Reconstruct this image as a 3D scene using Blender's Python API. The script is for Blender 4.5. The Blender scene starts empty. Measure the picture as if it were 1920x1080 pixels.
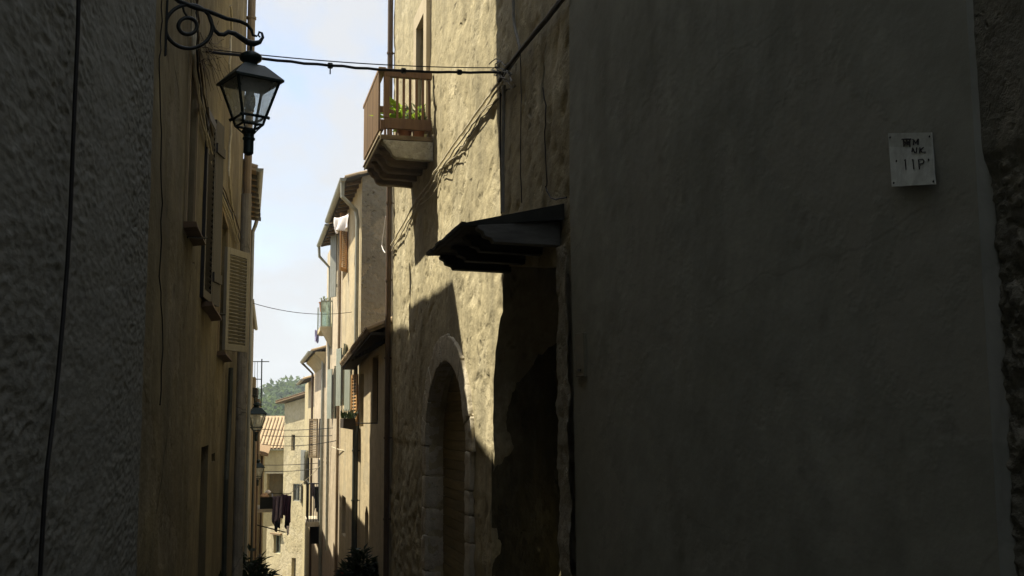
import bpy, bmesh, math, random
from mathutils import Vector, Matrix, noise
from mathutils.geometry import delaunay_2d_cdt
random.seed(7)
R = math.radians
sc = bpy.context.scene
col = sc.collection

# ------------------------------------------------------------------ camera, sky, sun, exposure
HAZE = 0.0009
F = 2000.0                                   # focal length in photograph pixels (1920 wide)
YAW, PITCH, ROLL = R(12.86), R(6.98), R(0.35)
CAM = Vector((0, 0, 1.6))
fwd = Vector((math.sin(YAW)*math.cos(PITCH), math.cos(YAW)*math.cos(PITCH), math.sin(PITCH)))
rgt = Vector((math.cos(YAW), -math.sin(YAW), 0))
upv = rgt.cross(fwd)
rgt, upv = rgt*math.cos(ROLL) - upv*math.sin(ROLL), upv*math.cos(ROLL) + rgt*math.sin(ROLL)
cd = bpy.data.cameras.new('camera'); cam = bpy.data.objects.new('camera', cd); col.objects.link(cam)
m = Matrix((rgt, upv, -fwd)).transposed().to_4x4(); m.translation = CAM
cam.matrix_world = m
cd.sensor_width = 36; cd.lens = 36*F/1920; cd.clip_start = 0.05; cd.clip_end = 3000
sc.camera = cam

SUN_EL, SUN_AZ = R(62), R(20)                # from the left (-X), turned 20 degrees towards +Y
sdir = Vector((-math.cos(SUN_EL)*math.cos(SUN_AZ), math.cos(SUN_EL)*math.sin(SUN_AZ), math.sin(SUN_EL)))
w = bpy.data.worlds.new('World'); sc.world = w; w.use_nodes = True
nt = w.node_tree; nt.nodes.clear()
out = nt.nodes.new('ShaderNodeOutputWorld'); bg = nt.nodes.new('ShaderNodeBackground')
sky = nt.nodes.new('ShaderNodeTexSky'); sky.sky_type = 'NISHITA'; sky.sun_disc = False
sky.sun_elevation = SUN_EL
sky.sun_rotation = math.atan2(sdir.x, sdir.y)
sky.dust_density = 1.5; sky.ozone_density = 1.2; sky.air_density = 1.0
tc = nt.nodes.new('ShaderNodeTexCoord'); mp = nt.nodes.new('ShaderNodeMapping'); mp.inputs['Scale'].default_value = (2.2, 2.2, 3.4)
cn = nt.nodes.new('ShaderNodeTexNoise'); cn.inputs['Scale'].default_value = 2.3; cn.inputs['Detail'].default_value = 9; cn.inputs['Roughness'].default_value = .58; cn.inputs['Distortion'].default_value = .35
cr = nt.nodes.new('ShaderNodeValToRGB'); cr.color_ramp.elements[0].position = .40; cr.color_ramp.elements[1].position = .58
cr.color_ramp.elements[0].color = (.34, .34, .34, 1); cr.color_ramp.elements[1].color = (.95, .95, .95, 1)
mx = nt.nodes.new('ShaderNodeMix'); mx.data_type = 'RGBA'; mx.inputs[7].default_value = (3.15, 3.2, 3.3, 1)
nt.links.new(tc.outputs['Generated'], mp.inputs[0]); nt.links.new(mp.outputs[0], cn.inputs[0]); nt.links.new(cn.outputs[0], cr.inputs[0])
nt.links.new(cr.outputs[0], mx.inputs[0]); nt.links.new(sky.outputs[0], mx.inputs[6]); nt.links.new(mx.outputs[2], bg.inputs[0])
bg.inputs[1].default_value = 0.10
nt.links.new(bg.outputs[0], out.inputs[0])
sl = bpy.data.lights.new('sun', 'SUN'); sl.energy = 4.2; sl.angle = R(.53); sl.color = (1, .90, .70)
so = bpy.data.objects.new('sun', sl); col.objects.link(so)
so.rotation_euler = (-sdir).to_track_quat('-Z', 'Y').to_euler(); so.location = (-20, 10, 40)
sc.view_settings.view_transform = 'Standard'; sc.view_settings.look = 'None'; sc.view_settings.gamma = 1
sc.view_settings.use_curve_mapping = False
sc.view_settings.exposure = 1.35
sc.cycles.max_bounces = 8; sc.cycles.diffuse_bounces = 5

# ------------------------------------------------------------------ pixel -> place helpers
def ray(u, v): return fwd + rgt*((u-960)/F) + upv*((540-v)/F)
def at(u, v, Y):                             # the point at street depth Y seen at a photograph pixel
    d = ray(u, v); return CAM + d*(Y/d.y)
def px(p):                                   # place -> photograph pixel
    q = Vector(p)-CAM; z = q.dot(fwd); return (960+F*q.dot(rgt)/z, 540-F*q.dot(upv)/z)

class Wall:                                  # an upright plane: s runs along it, z is height, n points to the street
    def __init__(self, a, b, side):
        self.a = Vector((a[0], a[1], 0)); b = Vector((b[0], b[1], 0))
        self.L = (b-self.a).length; self.d = (b-self.a)/self.L
        self.n = Vector((-self.d.y, self.d.x, 0))*side
    def pt(self, s, z, off=0): return self.a + self.d*s + self.n*off + Vector((0, 0, z))
    def st(self, u, v, off=0):
        r = ray(u, v); t = ((self.a + self.n*off - CAM).dot(self.n))/r.dot(self.n)
        p = CAM + r*t; return ((p-self.a).dot(self.d), p.z)
    def hit(self, u, v, off=0): s, z = self.st(u, v, off); return self.pt(s, z, off)
    def rect(self, u0, v0, u1, v1, off=0):   # far/near columns u0..u1, rows v0..v1 -> s0,s1,z0,z1
        a = self.st(u0, (v0+v1)/2, off)[0]; b = self.st(u1, (v0+v1)/2, off)[0]
        zt = self.st((u0+u1)/2, v0, off)[1]; zb = self.st((u0+u1)/2, v1, off)[1]
        return min(a, b), max(a, b), min(zt, zb), max(zt, zb)
def rp(r): s0, s1, z0, z1 = r; return [(s0, z0), (s1, z0), (s1, z1), (s0, z1)]

# ------------------------------------------------------------------ objects
ORG = {}
def tag(o, label, cat=None, group=None, kind=None):
    if label: o['label'] = label
    if cat: o['category'] = cat
    if group: o['group'] = group
    if kind: o['kind'] = kind
    return o
def thing(name, label, cat, loc, group=None):
    o = bpy.data.objects.new(name, None); col.objects.link(o); o.location = loc; o.empty_display_size = .1
    ORG[o.name] = Vector(loc); return tag(o, label, cat, group)
class MB:
    def __init__(s): s.v = []; s.f = []
    def add(s, vs, fs):
        k = len(s.v); s.v += [Vector(p) for p in vs]; s.f += [tuple(i+k for i in f) for f in fs]; return s
    def box(s, p, dx, dy, dz):               # corner + three edge vectors
        p, dx, dy, dz = map(Vector, (p, dx, dy, dz))
        return s.add([p, p+dx, p+dx+dy, p+dy, p+dz, p+dx+dz, p+dx+dy+dz, p+dy+dz],
                     [(0,3,2,1),(4,5,6,7),(0,1,5,4),(1,2,6,5),(2,3,7,6),(3,0,4,7)])
    def cbox(s, c, dx, dy, dz):
        c, dx, dy, dz = map(Vector, (c, dx, dy, dz)); return s.box(c-(dx+dy+dz)/2, dx, dy, dz)
    def prism(s, poly, vec):
        n = len(poly); vec = Vector(vec); poly = [Vector(p) for p in poly]
        return s.add(poly+[p+vec for p in poly], [tuple(range(n))[::-1], tuple(range(n, 2*n))]+[(i, (i+1)%n, n+(i+1)%n, n+i) for i in range(n)])
    def tube(s, pts, r, n=6, closed=False):
        pts = [Vector(p) for p in pts]; k = len(pts); vs = []; fs = []
        rr = r if isinstance(r, (list, tuple)) else [r]*k
        prev = None
        for i, p in enumerate(pts):
            if closed: t = pts[(i+1)%k]-pts[i-1]
            else: t = pts[min(i+1, k-1)]-pts[max(i-1, 0)]
            if t.length < 1e-9: t = Vector((0, 0, 1))
            t.normalize()
            if prev is None:
                a = Vector((0, 0, 1)) if abs(t.z) < .9 else Vector((1, 0, 0)); x = t.cross(a).normalized()
            else: x = (prev-t*prev.dot(t)).normalized()
            prev = x; y = t.cross(x)
            for j in range(n):
                a = 2*math.pi*j/n; vs.append(p+(x*math.cos(a)+y*math.sin(a))*rr[i])
        for i in range(k if closed else k-1):
            for j in range(n):
                i2 = (i+1)%k; fs.append((i*n+j, i*n+(j+1)%n, i2*n+(j+1)%n, i2*n+j))
        if not closed: fs += [tuple(range(n))[::-1], tuple((k-1)*n+j for j in range(n))]
        return s.add(vs, fs)
    def lathe(s, c, prof, n=16, axis=(0, 0, 1)):   # prof: (radius, height)
        c = Vector(c); z = Vector(axis).normalized(); a = Vector((1, 0, 0)) if abs(z.z) > .5 else Vector((0, 0, 1))
        x = z.cross(a).normalized(); y = z.cross(x); vs = []; fs = []
        for r, h in prof:
            for j in range(n):
                t = 2*math.pi*j/n; vs.append(c+z*h+(x*math.cos(t)+y*math.sin(t))*r)
        for i in range(len(prof)-1):
            for j in range(n): fs.append((i*n+j, i*n+(j+1)%n, (i+1)*n+(j+1)%n, (i+1)*n+j))
        fs += [tuple(range(n))[::-1], tuple((len(prof)-1)*n+j for j in range(n))]
        return s.add(vs, fs)
    def grid(s, fn, nu, nv):
        k = len(s.v)
        for i in range(nu+1):
            for j in range(nv+1): s.v.append(Vector(fn(i/nu, j/nv)))
        for i in range(nu):
            for j in range(nv):
                a = k+i*(nv+1)+j; s.f.append((a, a+nv+1, a+nv+2, a+1))
        return s
    def mesh(s, name, mat, org=Vector((0, 0, 0)), smooth=False):
        me = bpy.data.meshes.new(name); me.from_pydata([tuple(p-org) for p in s.v], [], s.f)
        me.materials.append(mat)
        bm = bmesh.new(); bm.from_mesh(me); bmesh.ops.recalc_face_normals(bm, faces=bm.faces); bm.to_mesh(me); bm.free()
        if smooth: me.polygons.foreach_set('use_smooth', [True]*len(me.polygons))
        return me
    def build(s, name, mat, parent=None, smooth=False, bevel=0):
        if parent: org = ORG[parent.name]
        else:
            xs = [p.x for p in s.v]; ys = [p.y for p in s.v]
            org = Vector(((min(xs)+max(xs))/2, (min(ys)+max(ys))/2, min(p.z for p in s.v)))
        o = bpy.data.objects.new(name, s.mesh(name, mat, org, smooth)); col.objects.link(o)
        ORG[o.name] = org
        if parent: o.parent = parent
        else: o.location = org
        if bevel:
            b = o.modifiers.new('bevel', 'BEVEL'); b.width = bevel; b.segments = 2; b.limit_method = 'ANGLE'
        return o
def inst(name, me, M, parent):               # a piece that shares its mesh with alike pieces
    o = bpy.data.objects.new(name, me); col.objects.link(o); o.parent = parent
    ORG[o.name] = ORG[parent.name]
    o.matrix_local = Matrix.Translation(-ORG[parent.name]) @ M
    return o
def frame(p, x, y, z):                       # matrix from origin and axes
    M = Matrix((Vector(x), Vector(y), Vector(z))).transposed().to_4x4(); M.translation = Vector(p); return M

# ------------------------------------------------------------------ materials
def mat_base(name):
    M = bpy.data.materials.new(name); M.use_nodes = True; n = M.node_tree
    b = n.nodes['Principled BSDF']; return M, n, b
def rgba(c): return (c[0], c[1], c[2], 1)
def noise_node(n, scale, detail=4, stretch=(1, 1, 1), rough=.55, co='Object'):
    t = n.nodes.new('ShaderNodeTexCoord'); mp = n.nodes.new('ShaderNodeMapping'); mp.inputs['Scale'].default_value = stretch
    x = n.nodes.new('ShaderNodeTexNoise'); x.inputs['Scale'].default_value = scale; x.inputs['Detail'].default_value = detail; x.inputs['Roughness'].default_value = rough
    n.links.new(t.outputs[co], mp.inputs[0]); n.links.new(mp.outputs[0], x.inputs['Vector']); return x
def ramp(n, src, a, b, ca=0, cb=1):
    r = n.nodes.new('ShaderNodeValToRGB'); e = r.color_ramp.elements
    e[0].position = a; e[1].position = b; e[0].color = (ca, ca, ca, 1); e[1].color = (cb, cb, cb, 1)
    n.links.new(src, r.inputs[0]); return r.outputs[0]
def mixc(n, fac, a, b, mode='MIX'):
    x = n.nodes.new('ShaderNodeMix'); x.data_type = 'RGBA'; x.blend_type = mode
    if isinstance(fac, float): x.inputs[0].default_value = fac
    else: n.links.new(fac, x.inputs[0])
    for i, c in ((6, a), (7, b)):
        if isinstance(c, tuple): x.inputs[i].default_value = rgba(c)
        else: n.links.new(c, x.inputs[i])
    return x.outputs[2]
def plaster(name, c1, c2, c3, big=.5, streak=.5, bump=.4, bscale=14, bdist=.02, pits=0., bstretch=(1, 1, .45), rough=.9, sstretch=(2.2, 2.2, .22), mott=.55, mdark=.72, fstretch=(1, 1, .6)):
    M, n, b = mat_base(name)
    a = noise_node(n, big, 5); s = noise_node(n, 1.6, 7, sstretch, .62); f = noise_node(n, 9, 6, fstretch, .65)
    c = mixc(n, ramp(n, a.outputs[0], .35, .68), c1, c2)
    c = mixc(n, ramp(n, s.outputs[0], .48, .72, 0, streak), c, c3)
    c = mixc(n, ramp(n, f.outputs[0], .40, .72, 0, mott), c, tuple(x*mdark for x in c1))
    n.links.new(c, b.inputs['Base Color']); b.inputs['Roughness'].default_value = rough; b.inputs['Specular IOR Level'].default_value = .15
    h = noise_node(n, bscale, 8, bstretch, .62); h2 = noise_node(n, bscale*.28, 4, bstretch)
    ad = n.nodes.new('ShaderNodeMath'); ad.operation = 'MULTIPLY_ADD'; ad.inputs[1].default_value = 1.6
    n.links.new(h2.outputs[0], ad.inputs[0]); n.links.new(h.outputs[0], ad.inputs[2]); src = ad.outputs[0]
    if pits:
        p = noise_node(n, bscale*1.3, 3, (1, 1, .4), .5); pr = ramp(n, p.outputs[0], .28, .42, 0, 1)
        m2 = n.nodes.new('ShaderNodeMath'); m2.operation = 'MULTIPLY_ADD'; m2.inputs[1].default_value = pits
        n.links.new(pr, m2.inputs[0]); n.links.new(src, m2.inputs[2]); src = m2.outputs[0]
    bp = n.nodes.new('ShaderNodeBump'); bp.inputs['Strength'].default_value = bump; bp.inputs['Distance'].default_value = bdist
    n.links.new(src, bp.inputs['Height']); n.links.new(bp.outputs[0], b.inputs['Normal'])
    return M
def simple(name, c, c2=None, rough=.6, scale=6, metal=0, stretch=(1, 1, 1), bump=.2, bd=.004, vary=0., spec=.3):
    M, n, b = mat_base(name); c2 = c2 or tuple(x*.6 for x in c)
    x = noise_node(n, scale, 6, stretch, .6); cc = mixc(n, ramp(n, x.outputs[0], .35, .7), c, c2)
    if vary:
        oi = n.nodes.new('ShaderNodeObjectInfo'); r = ramp(n, oi.outputs['Random'], 0, 1, 1-vary, 1+vary)
        cc = mixc(n, 1.0, cc, r, 'MULTIPLY')
    n.links.new(cc, b.inputs['Base Color']); b.inputs['Roughness'].default_value = rough; b.inputs['Metallic'].default_value = metal
    b.inputs['Specular IOR Level'].default_value = spec
    if bump:
        y = noise_node(n, scale*4, 5, stretch); bp = n.nodes.new('ShaderNodeBump'); bp.inputs['Strength'].default_value = bump; bp.inputs['Distance'].default_value = bd
        n.links.new(y.outputs[0], bp.inputs['Height']); n.links.new(bp.outputs[0], b.inputs['Normal'])
    return M
def oldwall(name, c1, c2, patch, stain, k=1., st=(1, .5, .8), pth=.56, pamt=.8, bump=.6, bd=.03, cracks=0., pits=.6, streak=.6, mott=.7, mdark=.6, sst=(1.6, 1.1, .3), fs=9, sr=(.50, .74)):
    """old render: two tones, peeled patches with an edge, run-down streaks, pits and hairline cracks, all in the surface's own colour and relief"""
    M, n, b = mat_base(name); L = n.links.new
    a = noise_node(n, .6*k, 3); pn = noise_node(n, 1.25*k, 6, st, .62); sn = noise_node(n, 1.6*k, 5, sst, .62); f = noise_node(n, fs*k, 5, st, .68); md = noise_node(n, 3.1*k, 4, st, .6)
    mask = ramp(n, pn.outputs[0], pth, pth+.035)
    c = mixc(n, ramp(n, a.outputs[0], .36, .66), c1, c2)
    c = mixc(n, ramp(n, md.outputs[0], .38, .70, 0, .6), c, tuple((x+y)/2 for x, y in zip(c2, stain)))
    mm = n.nodes.new('ShaderNodeMath'); mm.operation = 'MULTIPLY'; mm.inputs[1].default_value = pamt; L(mask, mm.inputs[0])
    c = mixc(n, mm.outputs[0], c, patch)
    c = mixc(n, ramp(n, sn.outputs[0], sr[0], sr[1], 0, streak), c, stain)
    c = mixc(n, ramp(n, f.outputs[0], .42, .72, 0, mott), c, tuple(x*mdark for x in c1))
    t = n.nodes.new('ShaderNodeTexCoord'); mp = n.nodes.new('ShaderNodeMapping'); mp.inputs['Scale'].default_value = st
    L(t.outputs['Object'], mp.inputs[0]); dn = noise_node(n, 2.6*k, 3, st); va = n.nodes.new('ShaderNodeMix'); va.data_type = 'VECTOR'; va.inputs[0].default_value = .22
    L(mp.outputs[0], va.inputs[4]); L(dn.outputs['Color'], va.inputs[5])
    h = n.nodes.new('ShaderNodeMath'); h.operation = 'MULTIPLY_ADD'; h.inputs[1].default_value = 1.6; L(md.outputs[0], h.inputs[0]); L(f.outputs[0], h.inputs[2]); src = h.outputs[0]
    def addh(x, w_):
        nonlocal src
        q = n.nodes.new('ShaderNodeMath'); q.operation = 'MULTIPLY_ADD'; q.inputs[1].default_value = w_; L(x, q.inputs[0]); L(src, q.inputs[2]); src = q.outputs[0]
    addh(mask, -.35)
    if pits:
        v = n.nodes.new('ShaderNodeTexVoronoi'); v.inputs['Scale'].default_value = 8*k; L(va.outputs[1], v.inputs['Vector'])
        g = ramp(n, v.outputs['Distance'], .10, .30, 1, 0); gm = noise_node(n, 1.7*k, 3); g2 = ramp(n, gm.outputs[0], .50, .60)
        q = n.nodes.new('ShaderNodeMath'); q.operation = 'MULTIPLY'; L(g, q.inputs[0]); L(g2, q.inputs[1]); addh(q.outputs[0], -.8*pits)
        q2 = n.nodes.new('ShaderNodeMath'); q2.operation = 'MULTIPLY'; q2.inputs[1].default_value = .6*pits; L(q.outputs[0], q2.inputs[0]); c = mixc(n, q2.outputs[0], c, tuple(x*.5 for x in stain))
    if cracks:
        v = n.nodes.new('ShaderNodeTexVoronoi'); v.feature = 'DISTANCE_TO_EDGE'; v.inputs['Scale'].default_value = .9*k; L(va.outputs[1], v.inputs['Vector'])
        g = ramp(n, v.outputs['Distance'], .001, .006, 1, 0); gm = noise_node(n, .8*k, 3); g2 = ramp(n, gm.outputs[0], .50, .58)
        q = n.nodes.new('ShaderNodeMath'); q.operation = 'MULTIPLY'; L(g, q.inputs[0]); L(g2, q.inputs[1]); addh(q.outputs[0], -.7*min(1, cracks))
        q2 = n.nodes.new('ShaderNodeMath'); q2.operation = 'MULTIPLY'; q2.inputs[1].default_value = cracks; L(q.outputs[0], q2.inputs[0]); c = mixc(n, q2.outputs[0], c, tuple(x*.3 for x in stain))
    L(c, b.inputs['Base Color']); b.inputs['Roughness'].default_value = .92; b.inputs['Specular IOR Level'].default_value = .12
    bp = n.nodes.new('ShaderNodeBump'); bp.inputs['Strength'].default_value = bump; bp.inputs['Distance'].default_value = bd; L(src, bp.inputs['Height']); L(bp.outputs[0], b.inputs['Normal'])
    return M
M_ = {}
M_['beige'] = oldwall('aged_beige_plaster', (.49, .435, .285), (.42, .37, .24), (.54, .485, .335), (.23, .21, .145), 1.1, (1, .5, .75), .55, .8, .45, .032, 0, .9, .7, .75, .5, (1.6, 1.3, .28), 9, (.47, .68))
M_['ochre'] = oldwall('streaked_ochre_plaster', (.32, .268, .15), (.205, .172, .10), (.29, .25, .165), (.07, .062, .042), 1.0, (1, .32, .5), .57, .75, .7, .022, .6, .6, .65, .85, .48, (1.4, 1.1, .42), 8, (.43, .68))
M_['stucco'] = plaster('grey_roughcast', (.24, .248, .226), (.205, .212, .193), (.16, .165, .15), .8, .4, .55, 42, .007, 0, (1, .3, 1), .95, (2, .5, 2), .7, .6, (2, .6, 3))
M_['grey'] = oldwall('grey_cement_render', (.37, .378, .318), (.275, .282, .238), (.33, .33, .278), (.15, .154, .126), .75, (1, .8, 1), .52, .9, .30, .012, .12, .35, .65, .5, .72, (1.1, .8, .35), 8)
M_['rubble'] = oldwall('dark_rubble_mortar', (.27, .26, .205), (.19, .18, .14), (.33, .31, .245), (.06, .056, .044), 2.4, (1, 1, 1), .55, .7, .8, .02, 0, .8, .4)
M_['stone'] = oldwall('pale_cut_stone', (.62, .57, .45), (.50, .46, .365), (.55, .51, .40), (.25, .225, .17), 2.4, (1, .6, 1), .55, .6, .6, .014, 0, .9, .5)
M_['recess'] = oldwall('shade_toned_recess_plaster', (.14, .125, .075), (.10, .09, .055), (.17, .155, .10), (.04, .036, .024), 2., (1, 1, .5), .55, .7, .7, .03, 0, .8, .7)  # darker copy of the beige plaster; the recess shade is in the colour
M_['jambstone'] = oldwall('rough_jamb_mortar', (.46, .43, .34), (.34, .32, .255), (.52, .49, .39), (.13, .12, .09), 2.6, (1, 1, 1), .54, .8, .8, .02, 0, .9, .5)
M_['render_pale'] = plaster('pale_surround_render', (.56, .49, .36), (.48, .42, .30), (.34, .29, .2), 1, .3, .2, 14, .008)
M_['gable'] = oldwall('grey_cement_gable', (.30, .28, .22), (.24, .225, .18), (.36, .32, .24), (.16, .145, .11), 1.2, (1, 1, 1), .54, .8, .8, .06, 0, .8, .5)
M_['peach'] = oldwall('peach_facade_paint', (.56, .475, .315), (.48, .405, .265), (.44, .39, .28), (.27, .225, .15), .9, (1, .4, .8), .58, .7, .4, .02, 0, .3, .6)
M_['pink'] = oldwall('pale_pink_facade_paint', (.58, .495, .375), (.50, .425, .315), (.44, .39, .30), (.29, .25, .18), .9, (1, .4, .8), .58, .7, .4, .02, 0, .3, .6)
M_['cream'] = oldwall('cream_facade_paint', (.54, .475, .30), (.46, .40, .25), (.42, .37, .25), (.27, .23, .15), .9, (1, .5, .8), .57, .7, .4, .025, 0, .3, .6)
M_['tower'] = oldwall('weathered_sand_plaster', (.62, .545, .36), (.52, .45, .295), (.57, .505, .36), (.33, .285, .19), .8, (1, 1, .8), .54, .8, .6, .05, .4, .7, .75)
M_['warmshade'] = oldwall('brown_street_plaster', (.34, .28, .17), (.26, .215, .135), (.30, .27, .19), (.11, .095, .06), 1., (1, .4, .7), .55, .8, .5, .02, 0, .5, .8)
M_['greywall'] = oldwall('pale_grey_street_plaster', (.34, .32, .27), (.27, .25, .21), (.40, .37, .31), (.14, .13, .105), 1.1, (1, .4, .7), .54, .8, .6, .03, .5, .7, .7)
M_['tile'] = simple('terracotta_roof_tile', (.34, .24, .15), (.25, .185, .115), .85, 5, vary=.25)
M_['tile_pale'] = simple('sun_bleached_roof_tile', (.37, .28, .17), (.24, .18, .11), .85, 3, vary=.3)
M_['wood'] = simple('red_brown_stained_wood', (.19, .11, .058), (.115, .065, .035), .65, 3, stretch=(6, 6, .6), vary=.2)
M_['woodlit'] = simple('lit_tone_balcony_board', (.26, .175, .10), (.17, .11, .062), .65, 3, stretch=(6, 6, .6), vary=.22)  # paler copy of the balcony wood, sunlight put into its colour
M_['oldwood'] = simple('old_grey_brown_timber', (.20, .15, .085), (.10, .072, .04), .85, 4, stretch=(1, 4, 4), bump=.5, bd=.01)
M_['darkwood'] = simple('dark_weathered_timber', (.045, .042, .034), (.025, .023, .019), .9, 4, stretch=(1, 4, 4), bump=.4, bd=.01)
M_['greywood'] = simple('grey_weathered_timber', (.15, .15, .135), (.09, .09, .08), .9, 4, stretch=(1, 4, 4), bump=.4, bd=.01)
M_['slab'] = simple('dark_slab_roofing', (.022, .024, .02), (.035, .036, .03), .9, 8)
M_['door'] = simple('brown_door_boards', (.22, .175, .08), (.15, .118, .052), .75, 3, stretch=(.5, .5, 6), vary=.15)
M_['iron'] = simple('black_painted_iron', (.012, .016, .015), (.02, .024, .022), .45, 20, .3, bump=.2)
M_['lampmetal'] = simple('dark_green_lamp_metal', (.010, .022, .021), (.018, .03, .028), .4, 18, .3, bump=.15)
M_['cable'] = simple('black_cable_rubber', (.022, .022, .022), None, .6, 10, bump=0)
M_['cablegrey'] = simple('grey_cable_sheath', (.25, .245, .215), (.17, .165, .14), .6, 10, bump=0)
M_['cabletan'] = simple('dusty_cable_sheath', (.58, .53, .40), (.42, .38, .28), .7, 10, bump=0)
M_['shutgrey'] = simple('pale_taupe_shutter_paint', (.34, .315, .245), (.275, .255, .195), .55, 4, stretch=(3, 3, .5), vary=.06)
M_['shutdark'] = simple('dark_grey_shutter_paint', (.030, .028, .024), (.022, .02, .018), .5, 4, stretch=(3, 3, .5))
M_['shutedge'] = simple('worn_grey_shutter_paint', (.085, .08, .075), (.06, .057, .053), .55, 4, stretch=(3, 3, .5))  # paler copy of the dark shutter paint, light on the leaf put into it
M_['shutgreen'] = simple('grey_green_shutter_paint', (.30, .33, .28), (.24, .27, .23), .6, 4)
M_['shutblue'] = simple('grey_shutter_paint', (.26, .27, .25), (.21, .22, .20), .6, 4)
M_['shutorange'] = simple('orange_brown_shutter_wood', (.44, .25, .10), (.34, .19, .075), .6, 4)
M_['gutter'] = simple('zinc_gutter_metal', (.34, .35, .30), (.26, .27, .23), .5, 6, .2)
M_['pipebrown'] = simple('brown_downpipe_paint', (.11, .075, .05), (.075, .052, .036), .5, 6)
M_['pipetan'] = simple('tan_downpipe_paint', (.25, .19, .12), (.19, .145, .095), .5, 6)
M_['pipegreen'] = simple('dark_green_downpipe', (.05, .06, .055), None, .5, 6)
M_['dark'] = simple('near_black_backing', (.02, .018, .015), None, .8, 6, bump=0)  # near-black backing for the niche and the wall cavity
M_['plate'] = oldwall('white_sign_board', (.66, .70, .64), (.58, .62, .56), (.50, .53, .47), (.20, .205, .17), 7, (1, 1, 1), .60, .6, .1, .002, 0, .2, .5, .3, .7)
M_['ink'] = simple('black_marker_ink', (.01, .01, .012), None, .5, 20, bump=0)
M_['brass'] = simple('pale_intercom_metal', (.19, .18, .12), (.15, .14, .09), .5, 12)
M_['white'] = simple('white_cotton_cloth', (.80, .78, .80), (.72, .70, .73), .9, 6)
M_['purple'] = simple('dull_purple_cloth', (.13, .105, .145), (.085, .07, .10), .95, 12)
M_['plum'] = simple('dark_plum_cloth', (.06, .032, .058), (.038, .02, .04), .95, 12)
M_['navy'] = simple('dark_navy_cloth', (.02, .02, .028), None, .95, 12)
M_['lilac'] = simple('lilac_cloth', (.40, .38, .62), None, .95, 12)
M_['red'] = simple('bright_red_cloth', (.60, .02, .02), None, .8, 12)
M_['pot'] = simple('terracotta_pot', (.40, .18, .085), None, .8, 8)
M_['sandpot'] = simple('dark_planter_clay', (.05, .04, .03), None, .8, 8)
M_['twig'] = simple('dry_twig_bark', (.12, .085, .045), (.07, .05, .028), .9, 30)
M_['road'] = simple('worn_stone_paving', (.16, .145, .115), (.10, .092, .075), .85, 2, bump=.5, bd=.02)
M_['earth'] = simple('dry_hill_grass', (.10, .105, .045), (.07, .08, .035), .95, .08, bump=.3)
def leafmat(name, c, c2):
    M = simple(name, c, c2, .55, 3, bump=0); n = M.node_tree; b = n.nodes['Principled BSDF']
    t = n.nodes.new('ShaderNodeBsdfTranslucent'); t.inputs[0].default_value = rgba(tuple(x*1.3 for x in c)); ms = n.nodes.new('ShaderNodeMixShader'); ms.inputs[0].default_value = .35
    n.links.new(b.outputs[0], ms.inputs[1]); n.links.new(t.outputs[0], ms.inputs[2]); n.links.new(ms.outputs[0], n.nodes['Material Output'].inputs[0]); return M
M_['leafbright'] = leafmat('bright_green_leaf', (.34, .50, .05), (.22, .36, .035))
M_['leafgrey'] = leafmat('grey_green_leaf', (.15, .18, .10), (.10, .13, .07))
M_['leafdark'] = leafmat('dark_evergreen_leaf', (.025, .04, .015), (.015, .025, .01))
M_['leaftree'] = leafmat('hill_tree_leaf', (.095, .14, .04), (.06, .095, .03))
M_['leaftree2'] = leafmat('hill_tree_blue_green_leaf', (.085, .13, .05), (.055, .09, .04))
M_['bark'] = simple('tree_bark', (.07, .055, .04), None, .9, 8)
def glassmat(name, dirt, tint):
    M, n, b = mat_base(name); o = n.nodes['Material Output']
    tr = n.nodes.new('ShaderNodeBsdfTransparent'); tr.inputs[0].default_value = rgba(tint)
    gl = n.nodes.new('ShaderNodeBsdfGlossy'); gl.inputs['Roughness'].default_value = .08
    d1 = n.nodes.new('ShaderNodeBsdfTranslucent'); d1.inputs[0].default_value = (.85, .92, .90, 1); d2 = n.nodes.new('ShaderNodeBsdfDiffuse'); d2.inputs[0].default_value = (.75, .78, .74, 1); df = n.nodes.new('ShaderNodeMixShader'); df.inputs[0].default_value = .45; n.links.new(d1.outputs[0], df.inputs[1]); n.links.new(d2.outputs[0], df.inputs[2])
    lw = n.nodes.new('ShaderNodeLayerWeight'); lw.inputs[0].default_value = .5; fr = n.nodes.new('ShaderNodeMath'); fr.operation = 'POWER'; fr.inputs[1].default_value = 3.5; n.links.new(lw.outputs['Facing'], fr.inputs[0]); a = n.nodes.new('ShaderNodeMixShader'); c = n.nodes.new('ShaderNodeMixShader')
    nz = noise_node(n, 9, 5); r = ramp(n, nz.outputs[0], .3, .75, dirt*.6, dirt*1.4)
    n.links.new(r, a.inputs[0]); n.links.new(tr.outputs[0], a.inputs[1]); n.links.new(df.outputs[0], a.inputs[2])
    n.links.new(fr.outputs[0], c.inputs[0]); n.links.new(a.outputs[0], c.inputs[1]); n.links.new(gl.outputs[0], c.inputs[2])
    n.links.new(c.outputs[0], o.inputs[0]); return M
M_['lampglass'] = glassmat('dusty_lamp_glass', .34, (.96, .99, .98))
M_['pane'] = simple('dark_window_glass', (.02, .022, .022), None, .1, 3, bump=0, spec=.6)
M_['balconyglass'] = glassmat('green_balcony_glass', .55, (.65, .8, .75))
Mb, n_, b_ = mat_base('frosted_bulb_glass'); b_.inputs['Base Color'].default_value = (.8, .8, .78, 1); b_.inputs['Roughness'].default_value = .25; M_['bulb'] = Mb

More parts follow.
